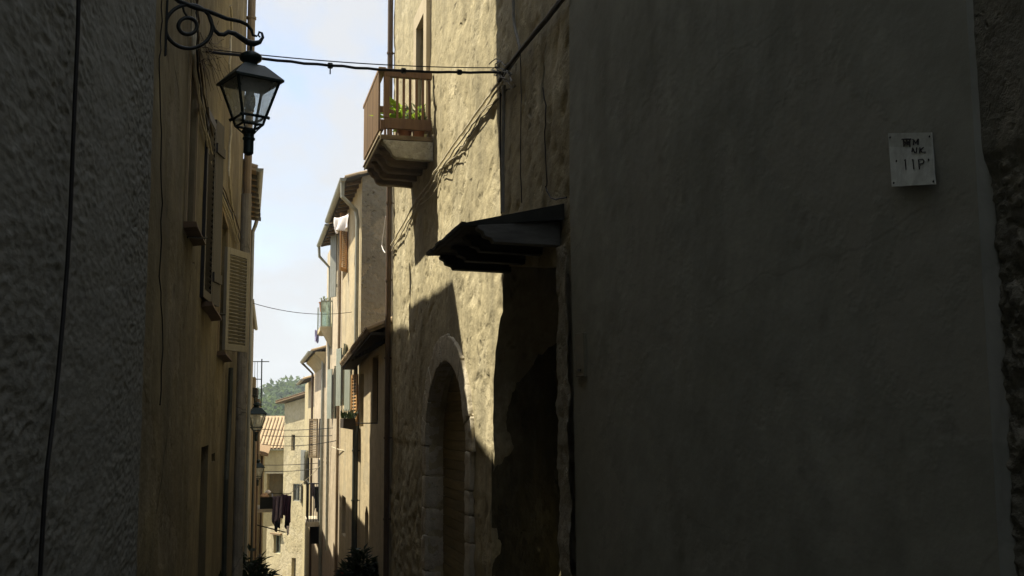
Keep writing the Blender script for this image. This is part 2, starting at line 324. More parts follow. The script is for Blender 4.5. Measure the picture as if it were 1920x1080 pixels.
# ------------------------------------------------------------------ houses
def inside(p, poly):
    x, y = p; c = False; j = len(poly)-1
    for i in range(len(poly)):
        xi, yi = poly[i]; xj, yj = poly[j]
        if (yi > y) != (yj > y) and x < (xj-xi)*(y-yi)/(yj-yi)+xi: c = not c
        j = i
    return c
def dense(poly, res):
    o = []
    for i, p in enumerate(poly):
        q = poly[(i+1)%len(poly)]; k = max(1, int(math.hypot(q[0]-p[0], q[1]-p[1])/res)) if res else 1
        o += [(p[0]+(q[0]-p[0])*t/k, p[1]+(q[1]-p[1])*t/k) for t in range(k)]
    return o
def facade(W, outline, holes, depth, res=None, disp=None, fine=None, resz=None):
    """facade sheet with real openings (poly, reveal depth), reveals, sides and back as one wall mesh; fine = (s0,s1,z0,z1) area that gets the dense points"""
    disp = disp or (lambda s, z: 0.0)
    er = res*1.5 if res else None
    loops = [dense(outline, None)] + [dense(h[0], er) for h in holes]
    if res:                                           # denser outline only where the fine area is
        loops[0] = dense(outline, res*2.2)
    V = []; E = []
    for lp in loops:
        k = len(V); V += lp; E += [(k+i, k+(i+1)%len(lp)) for i in range(len(lp))]
    if res:
        s0, s1, z0, z1 = fine
        rz = resz or res; ns = int((s1-s0)/res); nz = int((z1-z0)/rz)
        for i in range(ns):
            for j in range(nz):
                p = (s0+(i+.5+random.uniform(-.25, .25))*res, z0+(j+.5+random.uniform(-.25, .25))*rz)
                if inside(p, outline) and not any(inside(p, l) for l in loops[1:]): V.append(p)
    v2, e2, f2, _, _, _ = delaunay_2d_cdt([Vector(p) for p in V], E, [], 0, 1e-5)
    mb = MB(); fs = []
    for f in f2:
        c = (sum(v2[i].x for i in f)/len(f), sum(v2[i].y for i in f)/len(f))
        if inside(c, loops[0]) and not any(inside(c, l) for l in loops[1:]): fs.append(tuple(f))
    mb.add([W.pt(v.x, v.y, disp(v.x, v.y)) for v in v2], fs)
    nf = len(mb.f)
    lp = loops[0]; n = len(lp)
    mb.add([W.pt(p[0], p[1], disp(*p)) for p in lp]+[W.pt(p[0], p[1], -depth) for p in lp],
           [(i, (i+1)%n, n+(i+1)%n, n+i) for i in range(n)]+[tuple(range(n, 2*n))])
    for h, l in zip(holes, loops[1:]):
        n = len(l)
        mb.add([W.pt(p[0], p[1], disp(*p)) for p in l]+[W.pt(p[0], p[1], -h[1]) for p in l],
               [(i, (i+1)%n, n+(i+1)%n, n+i) for i in range(n)])
    return mb
def house(name, label, W, outline, holes, depth, mat, group=None, res=None, disp=None, fine=None, cat='house', resz=None):
    c = W.pt((outline[0][0]+outline[1][0])/2, min(p[1] for p in outline), -depth/2)
    h = thing(name, label, cat, c, group)
    wl = facade(W, outline, holes, depth, res, disp, fine, resz).build('wall', mat, h)
    if res: wl.data.polygons.foreach_set('use_smooth', [True]*len(wl.data.polygons)); 
    if res:
        try: wl.data.set_sharp_from_angle(angle=R(55))
        except Exception: pass
    return h
def window(h, W, r, off, mat_frame, bars=1, name='window'):
    s0, s1, z0, z1 = r; fw = min(.06, (s1-s0)*.12); mb = MB(); d3 = W.n*.05
    def bx(a, b, c, d): mb.box(W.pt(a, c, off), W.d*(b-a), W.n*.05, (0, 0, d-c))
    bx(s0-.01, s0+fw, z0-.01, z1+.01); bx(s1-fw, s1+.01, z0-.01, z1+.01); bx(s0+fw, s1-fw, z0-.01, z0+fw); bx(s0+fw, s1-fw, z1-fw, z1+.01)
    if bars: bx((s0+s1)/2-fw*.5, (s0+s1)/2+fw*.5, z0+fw, z1-fw)
    o = mb.build(name, mat_frame, h)
    p = MB().box(W.pt(s0, z0, off+.012), W.d*(s1-s0), W.n*.012, (0, 0, z1-z0)).build('pane', M_['pane'], o)
    return o
def door(h, W, r, off, mat, n=6):
    s0, s1, z0, z1 = r
    o = MB().box(W.pt(s0-.01, z0, off-.04), W.d*(s1-s0+.02), W.n*.04, (0, 0, z1-z0+.01)).build('door', mat, h)
    wv = (s1-s0)/n; me = MB().box((.004, 0, 0), (wv-.008, 0, 0), (0, .018, 0), (0, 0, z1-z0)).mesh('plank', mat)
    for i in range(n): inst('plank', me, frame(W.pt(s0+i*wv, z0, off+.001), W.d, W.n, (0, 0, 1)), o)
    return o
def shutter(h, p, x, width, height, thick, mat, nsl, single=True, name='shutter', slatmat=None):
    """louvred leaf: p = lower hinge corner, x = direction of its width; slats are tilted pieces in a frame"""
    x = Vector(x).normalized(); z = Vector((0, 0, 1)); y = z.cross(x); st = min(.075, width*.2); mb = MB()
    mb.box(p, x*st, y*thick, z*height); mb.box(p+x*(width-st), x*st, y*thick, z*height)
    mb.box(p+x*st, x*(width-2*st), y*thick, z*st*1.2); mb.box(p+x*st+z*(height-st*1.2), x*(width-2*st), y*thick, z*st*1.2)
    o = mb.build(name, mat, h, bevel=.004 if single else 0)
    pitch = (height-2.4*st)/nsl; sw = pitch*1.25; slm = MB()
    a = R(42); t = y*math.cos(a)*thick*.9 - z*math.sin(a)*sw*.7; nrm = t.cross(x).normalized()*.007
    sl = slatmat or mat
    if single:
        me = MB().box((0, 0, 0), (width-2*st, 0, 0), (0, t.dot(y), t.dot(z)), (0, nrm.dot(y), nrm.dot(z))).mesh('slat', sl)
        for i in range(nsl): inst('slat', me, frame(p+x*st+z*(st*1.2+(i+.75)*pitch)+y*thick*.06, x, y, z), o)
    else:
        for i in range(nsl): slm.box(p+x*st+z*(st*1.2+(i+.75)*pitch)+y*thick*.06, x*(width-2*st), t, nrm)
        so_ = slm.build('slats', sl, o); so_['kind'] = 'stuff'
    return o
def boards(h, p, x, width, height, thick, mat, nb=3, name='shutter'):      # plain boarded leaf
    x = Vector(x).normalized(); z = Vector((0, 0, 1)); y = z.cross(x); mb = MB(); w_ = width/nb
    for i in range(nb): mb.box(p+x*(i*w_+.004), x*(w_-.008), y*thick, z*height)
    for k in (.12, .82): mb.box(p+z*height*k-y*.02, x*width, y*.022, z*.1)
    return mb.build(name, mat, h)
def downpipe(h, W, s, z0, z1, off, r, mat, name='downpipe', clips=4):
    mb = MB().tube([W.pt(s, z0, off), W.pt(s, z1, off)], r, 10)
    for i in range(clips):
        z = z0+(z1-z0)*(i+.5)/clips; mb.tube([W.pt(s, z-.02, off), W.pt(s, z+.02, off)], r*1.25, 10); mb.box(W.pt(s-.01, z-.01, -.01), W.d*.02, W.n*off, (0, 0, .02))
    return mb.build(name, mat, h, smooth=False)
def tile_mesh(L, rad, mat, th=.015, n=6):     # half-round clay tile, axis along +x, belly up
    mb = MB(); vs = []
    for e in (0, 1):
        for rr in (rad*(1-.12*e), rad*(1-.12*e)-th):
            for j in range(n+1):
                a = math.pi*j/n; vs.append((e*L, math.cos(a)*rr, math.sin(a)*rr))
    k = n+1; fs = []
    for j in range(n):
        fs += [(j, j+1, 2*k+j+1, 2*k+j), (k+j+1, k+j, 3*k+j, 3*k+j+1), (j, k+j, k+j+1, j+1), (2*k+j, 2*k+j+1, 3*k+j+1, 3*k+j)]
    fs += [(0, 2*k, 3*k, k), (n, k+n, 3*k+n, 2*k+n)]
    return mb.add(vs, fs)
def tiled_roof(h, e0, e1, up, mat, sp=.19, row=.34, name='roof', base_mat=None, single=False):
    """pitched roof: e0->e1 is the eave line, up the vector to the ridge; rows of half-round tiles on a deck"""
    e0, e1, up = Vector(e0), Vector(e1), Vector(up); x = (e1-e0); L = x.length; x.normalize(); ul = up.length; un = up/ul; nn = x.cross(un); nn = -nn if nn.z < 0 else nn
    r = MB().box(e0-nn*.06, x*L, up, nn*.05).build(name, base_mat or mat, h)
    nx = max(1, int(L/sp)); nu = max(1, int(ul/row)); tm = tile_mesh(row*1.12, sp*.42, mat, .012, 5)
    me = tm.mesh('tile', mat) if single else None; big = MB()
    for i in range(nx):
        for j in range(nu):
            p = e0+x*((i+.5)*L/nx)+un*(j*row)+nn*(.0+.006*random.random())
            M = frame(p, (un+nn*.03).normalized(), x*(1+random.uniform(-.05, .05)), nn)
            if single: inst('tile', me, M, r)
            else: big.add([M@v for v in tm.v], tm.f)
    if not single:
        b = big.build('tiles', mat, r); b['kind'] = 'stuff'
    return r
def gutter(h, a, b, r, mat, name='gutter'):
    a, b = Vector(a), Vector(b); x = (b-a).normalized(); y = Vector((0, 0, 1)).cross(x); mb = MB(); n = 8; vs = []
    for e in (a, b):
        for rr in (r, r*.86):
            for j in range(n+1):
                t = math.pi+math.pi*j/n; vs.append(e+y*math.cos(t)*rr+Vector((0, 0, math.sin(t)*rr)))
    k = n+1; fs = []
    for j in range(n): fs += [(j, j+1, 2*k+j+1, 2*k+j), (k+j, k+j+1, 3*k+j+1, 3*k+j)]
    fs += [(0, 2*k, 3*k, k), (n, k+n, 3*k+n, 2*k+n), tuple(range(k)), tuple(range(2*k, 3*k))]
    return mb.add(vs, fs).build(name, mat, h)
def rafters(h, W, s0, s1, zin, zout, proj, n, mat):
    me = None
    for i in range(n):
        s = s0+(s1-s0)*(i+.5)/n
        o = MB().prism([W.pt(s-.04, zin-.12, 0), W.pt(s-.04, zin, 0), W.pt(s-.04, zout, proj), W.pt(s-.04, zout-.08, proj)], W.d*.08).build('rafter', mat, h)

# ================================================================== SETTING
def gz(Y): return -.125*Y if Y > -10 else 1.25
mb = MB()
ys = [-10, 0, 10, 20, 30, 40, 50, 62, 75]
for a, b in zip(ys, ys[1:]): mb.add([(-1.3, a, gz(a)), (3.6, a, gz(a)), (3.6, b, gz(b)), (-1.3, b, gz(b))], [(0, 1, 2, 3)])
tag(mb.build('street', M_['road']), 'narrow sloping paved lane between the houses', kind='structure')
def terr(x, y):
    base = -.125*y if y < 75 else -9.4
    if y > 75: base += 20*max(0, min(1, (y-110)/330))**1.1*(.75+.5*noise.noise((x*.006, y*.006, 3)))
    return base-.06 if y <= 75 else base-.06
mb = MB(); N = 60
mb.grid(lambda i, j: ((i-.5)*1600, -300+j*1300, terr((i-.5)*1600, -300+j*1300) if (-300+j*1300) > -10 else 1.15), N, 90)
tag(mb.build('ground', M_['earth'], smooth=True), 'dry grassy ground rising to a wooded hill behind the town', kind='structure')

# ================================================================== PLAN of the two street sides
def xr(Y): return 2.9-.0283*Y
def xl(Y): return -.73+.0145*(Y-7)
W0 = Wall((xr(-9)+.05, -9), (xr(3.75)+.05, 3.75), 1)     # rubble house, right, nearest
W1 = Wall((xr(3.73), 3.73), (xr(9.15), 9.15), 1)         # grey rendered house
W2 = Wall((xr(9.15)+.05, 9.15), (xr(21)+.05, 21), 1)     # beige house
for W in (W0, W1, W2): assert W.n.x < 0
L0 = Wall((xl(-9)+.045, -9), (xl(6.4)+.045, 6.4), -1)        # grey roughcast house, left, nearest
L1 = Wall((xl(6.42), 6.42), (xl(20), 20), -1)                  # ochre house
assert L1.n.x > 0

# ------------------------------------------------------------------ roughcast house (left, nearest)
def nz(x, y, s=0): return noise.noise((x, y, s))
def d_stucco(s, z):
    zz = z-s*.14+.02*nz(s*3, z*7); a = noise.noise((s*7.5, zz*33, 1.3)); b = noise.noise((s*15, zz*58, 7.1)); c = noise.noise((s*3, zz*10, 4)); g = .6+.6*nz(s*.9, z*.9, 3)
    return (.013*(.5-abs(a))+.006*b)*g+.004*c-.004
s_lo = L0.L-4.6
h = house('roughcast_house', 'tall house with lumpy grey roughcast wall, nearest on the left', L0,
          [(0, gz(-9)-.5), (L0.L, gz(7)-.6), (L0.L, 13), (0, 13)], [], 6, M_['stucco'], None, .022, d_stucco, (s_lo, L0.L, .4, 4.4), 'house', .0088)
# its hanging black cord
pts = []
for (u, v) in ((148, -30), (146, 60), (142, 150), (137, 270), (132, 400), (126, 500), (118, 600), (109, 700), (98, 800), (88, 880), (82, 960), (75, 1080), (72, 1150)):
    pts.append(L0.hit(u, v, .03))
o = MB().tube(pts, .0075, 8).build('cord', M_['cable']); tag(o, 'black cord hanging down the grey roughcast wall', 'cord')

# ------------------------------------------------------------------ ochre house (left)
def LR(u0, v0, u1, v1): return L1.rect(u0, v0, u1, v1)
def l1top(Y, z): return ((Y-6.42)/L1.d.y, z)
win1 = LR(351, 95, 366, 441); win2 = LR(384, 235, 402, 585); win3 = LR(411, 400, 423, 668); dr1 = L1.rect(372, 838, 386, 1180); nic = LR(397, 850, 403, 866)
dr1 = (dr1[0], dr1[1], gz(12.0)-.1, dr1[3])
def d_ochre(s, z): return .012*nz(s*.8, z*.5, 2)+.006*nz(s*4, z*1.2, 5)+.003*nz(s*13, z*5, 8)
out1 = [(0, gz(7)-.6), (L1.L, gz(20)-.6), l1top(20, 9.55), l1top(15.95, 9.8), l1top(14.6, 7.8), l1top(13.15, 7.5), l1top(13.15, 8.6), l1top(12.95, 10.2), l1top(12.95, 11.5), l1top(13.4, 11.6), l1top(13.4, 15), (0, 15)]  # unseen roofline, stepped to shape the sunlight on the wall opposite
holes = [(rp(win1), .07), (rp(win2), .22), (rp(win3), .22), (rp(dr1), .25), (rp(nic), .12)]
h = house('ochre_house', 'tall house with streaked ochre plaster wall, second on the left behind the iron lamp bracket', L1, out1, holes, 6, M_['ochre'], None, .09, d_ochre, (0, L1.L, -3.4, 6.6))
OCH = h
def panel(h, W, r, off, mat, name='panel'):
    s0, s1, z0, z1 = r; return MB().box(W.pt(s0-.01, z0-.01, off-.03), W.d*(s1-s0+.02), W.n*.03, (0, 0, z1-z0+.02)).build(name, mat, h)
M_['blind'] = simple('dusty_pink_board', (.20, .135, .10), (.16, .11, .08), .8, 4, stretch=(3, 3, .4))
panel(h, L1, win1, -.045, M_['blind'], 'blind_panel')
window(h, L1, win2, -.18, M_['darkwood']); window(h, L1, win3, -.18, M_['shutgrey'])
door(h, L1, dr1, -.2, M_['door'], 5); panel(h, L1, nic, -.1, M_['dark'], 'niche_back')
def trim(h, W, r, wd, proud, mat, sides='lrt', name='window_surround'):
    s0, s1, z0, z1 = r; mb = MB()
    if 'l' in sides: mb.box(W.pt(s0-wd, z0, -.02), W.d*(wd-.002), W.n*(proud+.02), (0, 0, z1-z0))
    if 'r' in sides: mb.box(W.pt(s1+.002, z0, -.02), W.d*wd, W.n*(proud+.02), (0, 0, z1-z0))
    if 't' in sides: mb.box(W.pt(s0-wd, z1+.002, -.02), W.d*(s1-s0+2*wd), W.n*(proud+.02), (0, 0, wd))
    if 'b' in sides: mb.box(W.pt(s0-wd, z0-wd-.002, -.02), W.d*(s1-s0+2*wd), W.n*(proud+.02), (0, 0, wd))
    return mb.build(name, mat, h)
M_['ochretrim'] = simple('pale_ochre_trim', (.36, .28, .16), (.28, .21, .115), .9, 5)
trim(h, L1, win1, .06, .018, M_['ochretrim'], 'lrt'); trim(h, L1, win2, .05, .018, M_['ochretrim'], 'lrt'); trim(h, L1, win3, .06, .018, M_['ochretrim'], 'lrt')
M_['silltile'] = simple('brown_sill_tile', (.17, .11, .065), (.11, .075, .045), .8, 8)
for r in (win1, win2, win3):
    s0, s1, z0, z1 = r
    MB().prism([L1.pt(s0-.10, z0-.01, -.05), L1.pt(s0-.10, z0-.01, .10), L1.pt(s0-.10, z0-.05, .11), L1.pt(s0-.10, z0-.07, -.05)], L1.d*(s1-s0+.2)).build('sill', M_['silltile'], h)
# dark bifold shutter (near window), taupe louvred shutter (far window)
zz0 = L1.st(388, 572, .1)[1]; zz1 = L1.st(394, 238, .1)[1]
p = L1.pt(win2[1]+.12, zz0, .03); x = (L1.n*.16 - L1.d*.75)
p0 = L1.hit(381, 572, .03); zz1 = at(405, 238, p0.y+.75).z; zz0 = at(405, 572, p0.y+.75).z; p0.z = zz0
pe = at(397, 572, p0.y+.62); wv = Vector((pe.x-p0.x, pe.y-p0.y, 0))
shutter(h, p0, wv, wv.length, zz1-zz0, .045, M_['shutdark'], 30)
pe = p0+wv*1.01; qe = at(412, 572, pe.y+.30); wv2 = Vector((qe.x-pe.x, qe.y-pe.y, 0))
boards(h, pe, wv2, wv2.length, zz1-zz0+.05, .05, M_['shutedge'], 1)
p3 = L1.hit(422, 656, .05); z3 = L1.hit(426, 459, .05).z
q3 = at(464, 669, p3.y+.55); wv = Vector((q3.x-p3.x, q3.y-p3.y, 0))
shutter(h, p3, wv, wv.length, z3-p3.z, .045, M_['shutgrey'], 25)
for (u0, u1, v) in ((351, 388, 445), (398, 422, 588)):
    a = L1.hit(u0, v, .0); b = at(u1, v+1, a.y+.25)
    MB().tube([a, b], .010, 6).build('shutter_stay', M_['iron'], h)
# pale stiles and putty marks
sA, zA = L1.st(437, 60); downpipe(h, L1, L1.L-.10, gz(20), 10.0, .09, .075, M_['pipetan'], clips=7)
tag(MB().tube([L1.hit(433, 690, .05), L1.hit(430, 780, .05), L1.hit(424, 900, .05), L1.hit(420, 1060, .05), L1.hit(418, 1150, .05)], .035, 8).build('wall_pipe', M_['pipegreen']), 'dark pipe running down the low end of the ochre wall', 'pipe')

# cables bundle on the ochre wall
def wall_cable(W, pix, off, r, mat, jit=.0, n=7, seed=0, sub=4):
    rnd = random.Random(seed); P = [Vector(W.hit(u, v, off)) for u, v in pix]; o = []
    for i in range(len(P)-1):
        for k in range(sub):
            t = k/sub; p0_ = P[max(i-1, 0)]; p1 = P[i]; p2 = P[i+1]; p3_ = P[min(i+2, len(P)-1)]
            q = .5*((2*p1)+(p2-p0_)*t+(2*p0_-5*p1+4*p2-p3_)*t*t+(-p0_+3*p1-3*p2+p3_)*t**3)
            o.append(q+Vector((rnd.uniform(-1, 1), rnd.uniform(-1, 1), rnd.uniform(-1, 1)))*jit)
    o.append(P[-1]); return MB().tube(o, r, n)
base = [(362, -20), (365, 40), (366, 100), (371, 160), (380, 210), (389, 250), (396, 280), (404, 330), (418, 370), (434, 410), (447, 455)]
for k, (dx, r, m_, lab) in enumerate(((-5, .011, 'cabletan', 'dusty pale cable on the ochre wall, nearest the pink blind window'), (-1, .014, 'cabletan', 'thicker pale cable in the middle of the bundle on the ochre wall'),
                                 (4, .010, 'cable', 'black cable in the bundle down the ochre wall'), (8, .009, 'twig', 'brown twisted cable on the far side of the ochre wall bundle'))):
    o = wall_cable(L1, [(u+dx+random.uniform(-1.2, 1.2), v) for u, v in base], .03+.012*(k % 2), r, M_[m_], .008, 7, k).build('wall_cable', M_[m_]); tag(o, lab, 'cable', 'cables down the ochre wall')
o = wall_cable(L1, [(432, 10), (434, 60), (431, 120), (433, 210), (431, 290), (429, 330), (432, 370), (440, 420), (446, 452)], .03, .016, M_['cabletan'], .01, 7, 9).build('wall_cable', M_['cabletan']); tag(o, 'pale cable beside the tan downpipe at the far end of the ochre wall', 'cable', 'cables down the ochre wall')
o = wall_cable(L1, [(304, -20), (303, 60), (300, 130), (301, 250), (303, 380), (300, 520), (306, 620), (300, 760)], .012, .004, M_['cable'], .006, 5, 11).build('wall_cable', M_['cable']); tag(o, 'thin dark cable near the roughcast corner on the ochre wall', 'cable', 'cables down the ochre wall')
# dead creeper on the wall behind the lantern
mb = MB(); rnd = random.Random(3)
for k in range(26):
    u, v = rnd.uniform(372, 392), rnd.uniform(60, 130); P = []
    du, dv = rnd.uniform(2, 10), rnd.uniform(-6, 14)
    for i in range(8):
        P.append(L1.hit(u, v, .03+rnd.uniform(0, .10))); u += du*.8+rnd.uniform(-2, 2); v += dv+rnd.uniform(-4, 4); dv += rnd.uniform(-3, 4)
        if u > 434: break
    if len(P) > 2: mb.tube(P, [.004*(1-.7*i/len(P)) for i in range(len(P))], 4)
tag(mb.build('creeper', M_['twig']), 'tangle of dry creeper stems on the ochre wall behind the lantern', 'creeper')

# ------------------------------------------------------------------ iron bracket and lanterns
def lantern(W0u, W0v, pixel_axis_u, Yaxis, top_v, scale, label, phi=R(24), detail=True):
    c = at(pixel_axis_u, top_v, Yaxis); k = scale; z = Vector((0, 0, 1))
    r = thing('lantern', label, 'lantern', c-z*.80*k, 'wall lanterns along the lane')
    ex = Vector((math.cos(phi), math.sin(phi), 0)); ey = Vector((-math.sin(phi), math.cos(phi), 0))
    def sq(hs, zz): return [c+ex*a*hs*k+ey*b*hs*k-z*zz*k for a, b in ((-1, -1), (1, -1), (1, 1), (-1, 1))]
    n = 18 if detail else 10
    MB().lathe(c, [(.010*k, .06*k), (.012*k, .0), (.045*k, -.005*k), (.085*k, -.03*k), (.092*k, -.05*k), (.085*k, -.072*k), (.055*k, -.095*k), (.05*k, -.115*k), (.055*k, -.13*k)], n).build('cap', M_['lampmetal'], r, smooth=True)
    A = sq(.085, .125); B = sq(.11, .15); C = sq(.205, .255); D = sq(.205, .272); mb = MB()
    for P, Q in ((A, B), (B, C), (C, D)):
        for i in range(4): mb.add([P[i], P[(i+1) % 4], Q[(i+1) % 4], Q[i]], [(0, 1, 2, 3)])
    mb.add(A, [(0, 1, 2, 3)]); I = sq(.175, .27); Ah = sq(.085, .14)
    for i in range(4): mb.add([D[i], D[(i+1) % 4], I[(i+1) % 4], I[i]], [(0, 1, 2, 3)])
    for i in range(4): mb.add([I[i], I[(i+1) % 4], Ah[(i+1) % 4], Ah[i]], [(0, 1, 2, 3)])
    mb.add(Ah, [(0, 1, 2, 3)]).build('hood', M_['lampmetal'], r)
    T = sq(.178, .262); U = sq(.098, .555); V = sq(.082, .62); fr = MB()
    for i in range(4):
        fr.tube([T[i], U[i]], .0115*k, 4); fr.tube([U[i], V[i]], .010*k, 4); fr.tube([U[i], U[(i+1) % 4]], .012*k, 4); fr.tube([V[i], V[(i+1) % 4]], .011*k, 4); fr.tube([T[i], T[(i+1) % 4]], .013*k, 4)
        fr.tube([V[i], c+(V[i]-c)*.0+Vector((0, 0, 0))+((c-z*.70*k)-c)*1.0+((V[i]-(c-z*.62*k))*.22)], .006*k, 4)
        fr.tube([U[i]+(U[i]-(c-z*.555*k))*.02, U[i]+(U[i]-(c-z*.555*k))*.22-z*.012*k], .014*k, 5)
    fr.build('frame', M_['lampmetal'], r)
    for P, Q, e in ((T, U, .006), (U, V, .004)):
        for i in range(4):
            a, b, c2, d = P[i], P[(i+1) % 4], Q[(i+1) % 4], Q[i]
            MB().add([a, b, c2, d], [(0, 1, 2, 3)]).build('glass_pane', M_['lampglass'], r)
    MB().lathe(c, [(.052*k, -.655*k), (.058*k, -.67*k), (.042*k, -.69*k), (.042*k, -.715*k), (.05*k, -.722*k), (.05*k, -.735*k), (.04*k, -.742*k), (.04*k, -.845*k), (.028*k, -.86*k), (.01*k, -.866*k)], n).build('spigot', M_['lampmetal'], r, smooth=False)
    MB().lathe(c, [(.02*k, -.14*k), (.02*k, -.3*k), (.028*k, -.33*k), (.045*k, -.39*k), (.045*k, -.45*k), (.03*k, -.49*k), (.008*k, -.5*k)], 12).build('bulb', M_['bulb'], r, smooth=True)
    return r, c
root = L1.hit(310, 60)
phi = R(25)
BW = Wall((root.x, root.y), (root.x+math.cos(phi), root.y+math.sin(phi)), 1)
def bp(u, v): return BW.hit(u, v)
br = thing('lamp_bracket', 'scrolled black iron bracket on the ochre wall that carries the near lantern', 'bracket', bp(310, 95), 'scrolled lamp brackets')
MB().box(bp(307, 105)-BW.n*.02, L1.n*.012, BW.n*.04, Vector((0, 0, 1))*(bp(307, -60).z-bp(307, 105).z)).build('back_plate', M_['iron'], br)
arm = [bp(u, v) for u, v in ((308, -22), (335, 2), (362, 13), (393, 22), (425, 35), (450, 40), (463, 46), (472, 57), (474, 66), (482, 68))]
MB().tube(arm, [.016, .017, .017, .016, .015, .014, .013, .011, .010, .008], 8).build('arm', M_['iron'], br, smooth=True)
def spiral(c0, r0, a0, a1, n): return [(c0[0]+r0(t/n)*math.cos(a0+(a1-a0)*t/n), c0[1]+r0(t/n)*math.sin(a0+(a1-a0)*t/n)) for t in range(n+1)]
ring = [bp(354+44*math.cos(a), 50+41*math.sin(a)) for a in [2*math.pi*i/40 for i in range(40)]]
MB().tube(ring, .0135, 8, True).build('outer_ring', M_['iron'], br, smooth=True)
ring = [bp(352+17.5*math.cos(a), 49+15.5*math.sin(a)) for a in [2*math.pi*i/28 for i in range(28)]]
MB().tube(ring, .014, 8, True).build('inner_ring', M_['iron'], br, smooth=True)
MB().tube([bp(u, v) for u, v in ((352, 33), (345, 22), (342, 8))], .008, 6).build('tie_bar', M_['iron'], br)
sc_ = [bp(u, v) for u, v in ((390, 26), (396, 42), (402, 56), (410, 64), (420, 65), (428, 60), (440, 63), (452, 71), (464, 79), (476, 82), (487, 79), (493, 70), (491, 62), (486, 60), (484, 66), (488, 70))]
MB().tube(sc_, [.012, .013, .014, .015, .016, .017, .018, .020, .022, .022, .016, .011, .009, .008, .007, .006], 8).build('lower_scroll', M_['iron'], br, smooth=True)
LY = bp(472, 80).y
lan, lc = lantern(0, 0, 470.5, LY, 97, .87, 'large green-black lantern hanging from the scrolled bracket, nearest of the lanterns')
MB().tube([bp(472, 82), Vector(lc)], .008, 6).build('hook', M_['iron'], br)

# ------------------------------------------------------------------ far left houses
def ph(u, Y): return at(u, 785, Y)
L2 = Wall((xl(20.02)+.02, 20.02), (-.46, 25.5), -1)
pe = at(484, 322, 20.6); ZE2 = pe.z
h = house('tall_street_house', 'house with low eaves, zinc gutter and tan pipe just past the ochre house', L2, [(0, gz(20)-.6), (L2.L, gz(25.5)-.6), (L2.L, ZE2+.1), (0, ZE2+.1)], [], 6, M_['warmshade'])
rd = -L2.n*5.6+Vector((0, 0, 1.5)); e0 = Vector((pe.x-.02, 20.3, ZE2)); e1 = Vector((at(477, 425, 25.5).x, 25.5, ZE2))
tiled_roof(h, e0, e1, rd, M_['tile_pale'], .2, .36)
rafters(h, L2, .4, L2.L-.1, ZE2+.02, ZE2-.05, .22, 9, M_['greywood'])
gutter(h, e0+L2.n*.05, e1+L2.n*.05, .075, M_['gutter'])
MB().tube([e1+L2.n*.05-Vector((0, .1, .08)), e1+L2.n*.02-Vector((0, .1, .2)), L2.pt(L2.L-.1, ZE2-.35, .03), L2.pt(L2.L-.1, gz(25), .03)], .045, 8).build('downpipe', M_['gutter'], h)
zt = L2.st(460, 372, .09)[1]; sp_ = L2.st(459, 400, .10)[0]
MB().tube([L2.pt(sp_, gz(21), .12), L2.pt(sp_, zt, .12)], .085, 12).build('flue_pipe', M_['greywall'], h)
MB().box((-1.2-5, 20.3, ZE2+.3), (5, 0, 0), (0, 5.4, 0), (0, 0, 10.5-ZE2-.3)).build('unseen_shade_block', M_['warmshade'], h)  # unseen block added behind the eaves to shade the facades opposite
L3 = Wall((-.485, 25.55), (-.47, 34), -1); z3t = at(470, 566, 26).z
h = house('narrow_street_house', 'narrow dark house on the left where the long sagging wire starts', L3, [(0, gz(25.5)-.6), (L3.L, gz(34)-.6), (L3.L, z3t), (0, z3t)], [(rp(L3.rect(459, 850, 463, 990)), .2)], 6, M_['greywall'])
door(h, L3, L3.rect(459, 850, 463, 990), -.16, M_['darkwood'], 3)
MB().box(L3.pt(-.02, z3t, -6), L3.n*6.05, L3.d*(L3.L-.05), (0, 0, .12)).build('roof', M_['tile_pale'], h)
MB().tube([L3.pt(.1, gz(26), .02), L3.pt(.1, z3t, .02)], .04, 8).build('downpipe', M_['pipebrown'], h)
gutter(h, L3.pt(0, z3t+.02, .07), L3.pt(L3.L, z3t+.02, .07), .05, M_['gutter'])
L4 = Wall((-.46, 34.05), (-.27, 44), -1); z4t = at(485, 745, 36).z
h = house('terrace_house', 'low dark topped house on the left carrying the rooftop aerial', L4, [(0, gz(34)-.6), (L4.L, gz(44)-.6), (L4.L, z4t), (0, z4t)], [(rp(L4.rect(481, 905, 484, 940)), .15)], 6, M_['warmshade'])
window(h, L4, L4.rect(481, 905, 484, 940), -.12, M_['shutgreen'])
MB().box(L4.pt(-.1, z4t, -6), L4.n*6.12, L4.d*2.2, (0, 0, .25)).build('roof', M_['slab'], h)
MB().box(L4.pt(.3, z4t+.25, -.5), L4.n*.55, L4.d*1.2, (0, 0, .35)).build('parapet', M_['warmshade'], h)
for k, s in enumerate((.35, 2.1, 4.5)): MB().tube([L4.pt(s, gz(36), .06), L4.pt(s, z4t, .06)], .04, 8).build('downpipe', (M_['pipegreen'], M_['pipetan'], M_['pipebrown'])[k], h)
AN = at(490, 740, 35.0)
t = thing('aerial', 'tall television aerial on the low roof to the left', 'aerial', AN)
MB().tube([AN-Vector((0, 0, .4)), at(491, 673, 35)], .022, 6).build('mast', M_['iron'], t)
for (u0, u1, v) in ((468, 505, 678), (470, 490, 711)): MB().tube([at(u0, v, 35), at(u1, v, 35)], .016, 6).build('boom', M_['iron'], t)
for u in (474, 478, 483): MB().tube([at(u, 678, 35), at(u-1, 735, 35)], .007, 5).build('stay_wire', M_['iron'], t)
L5 = Wall((-.24, 44.05), (-.10, 56), -1); z5t = at(490, 850, 46).z
h = house('far_left_house', 'lowest house at the far end of the left side, behind the smallest lantern', L5, [(0, gz(44)-.6), (L5.L, gz(56)-.6), (L5.L, z5t), (0, z5t)], [(rp(L5.rect(488, 955, 490, 1010)), .15)], 6, M_['warmshade'])
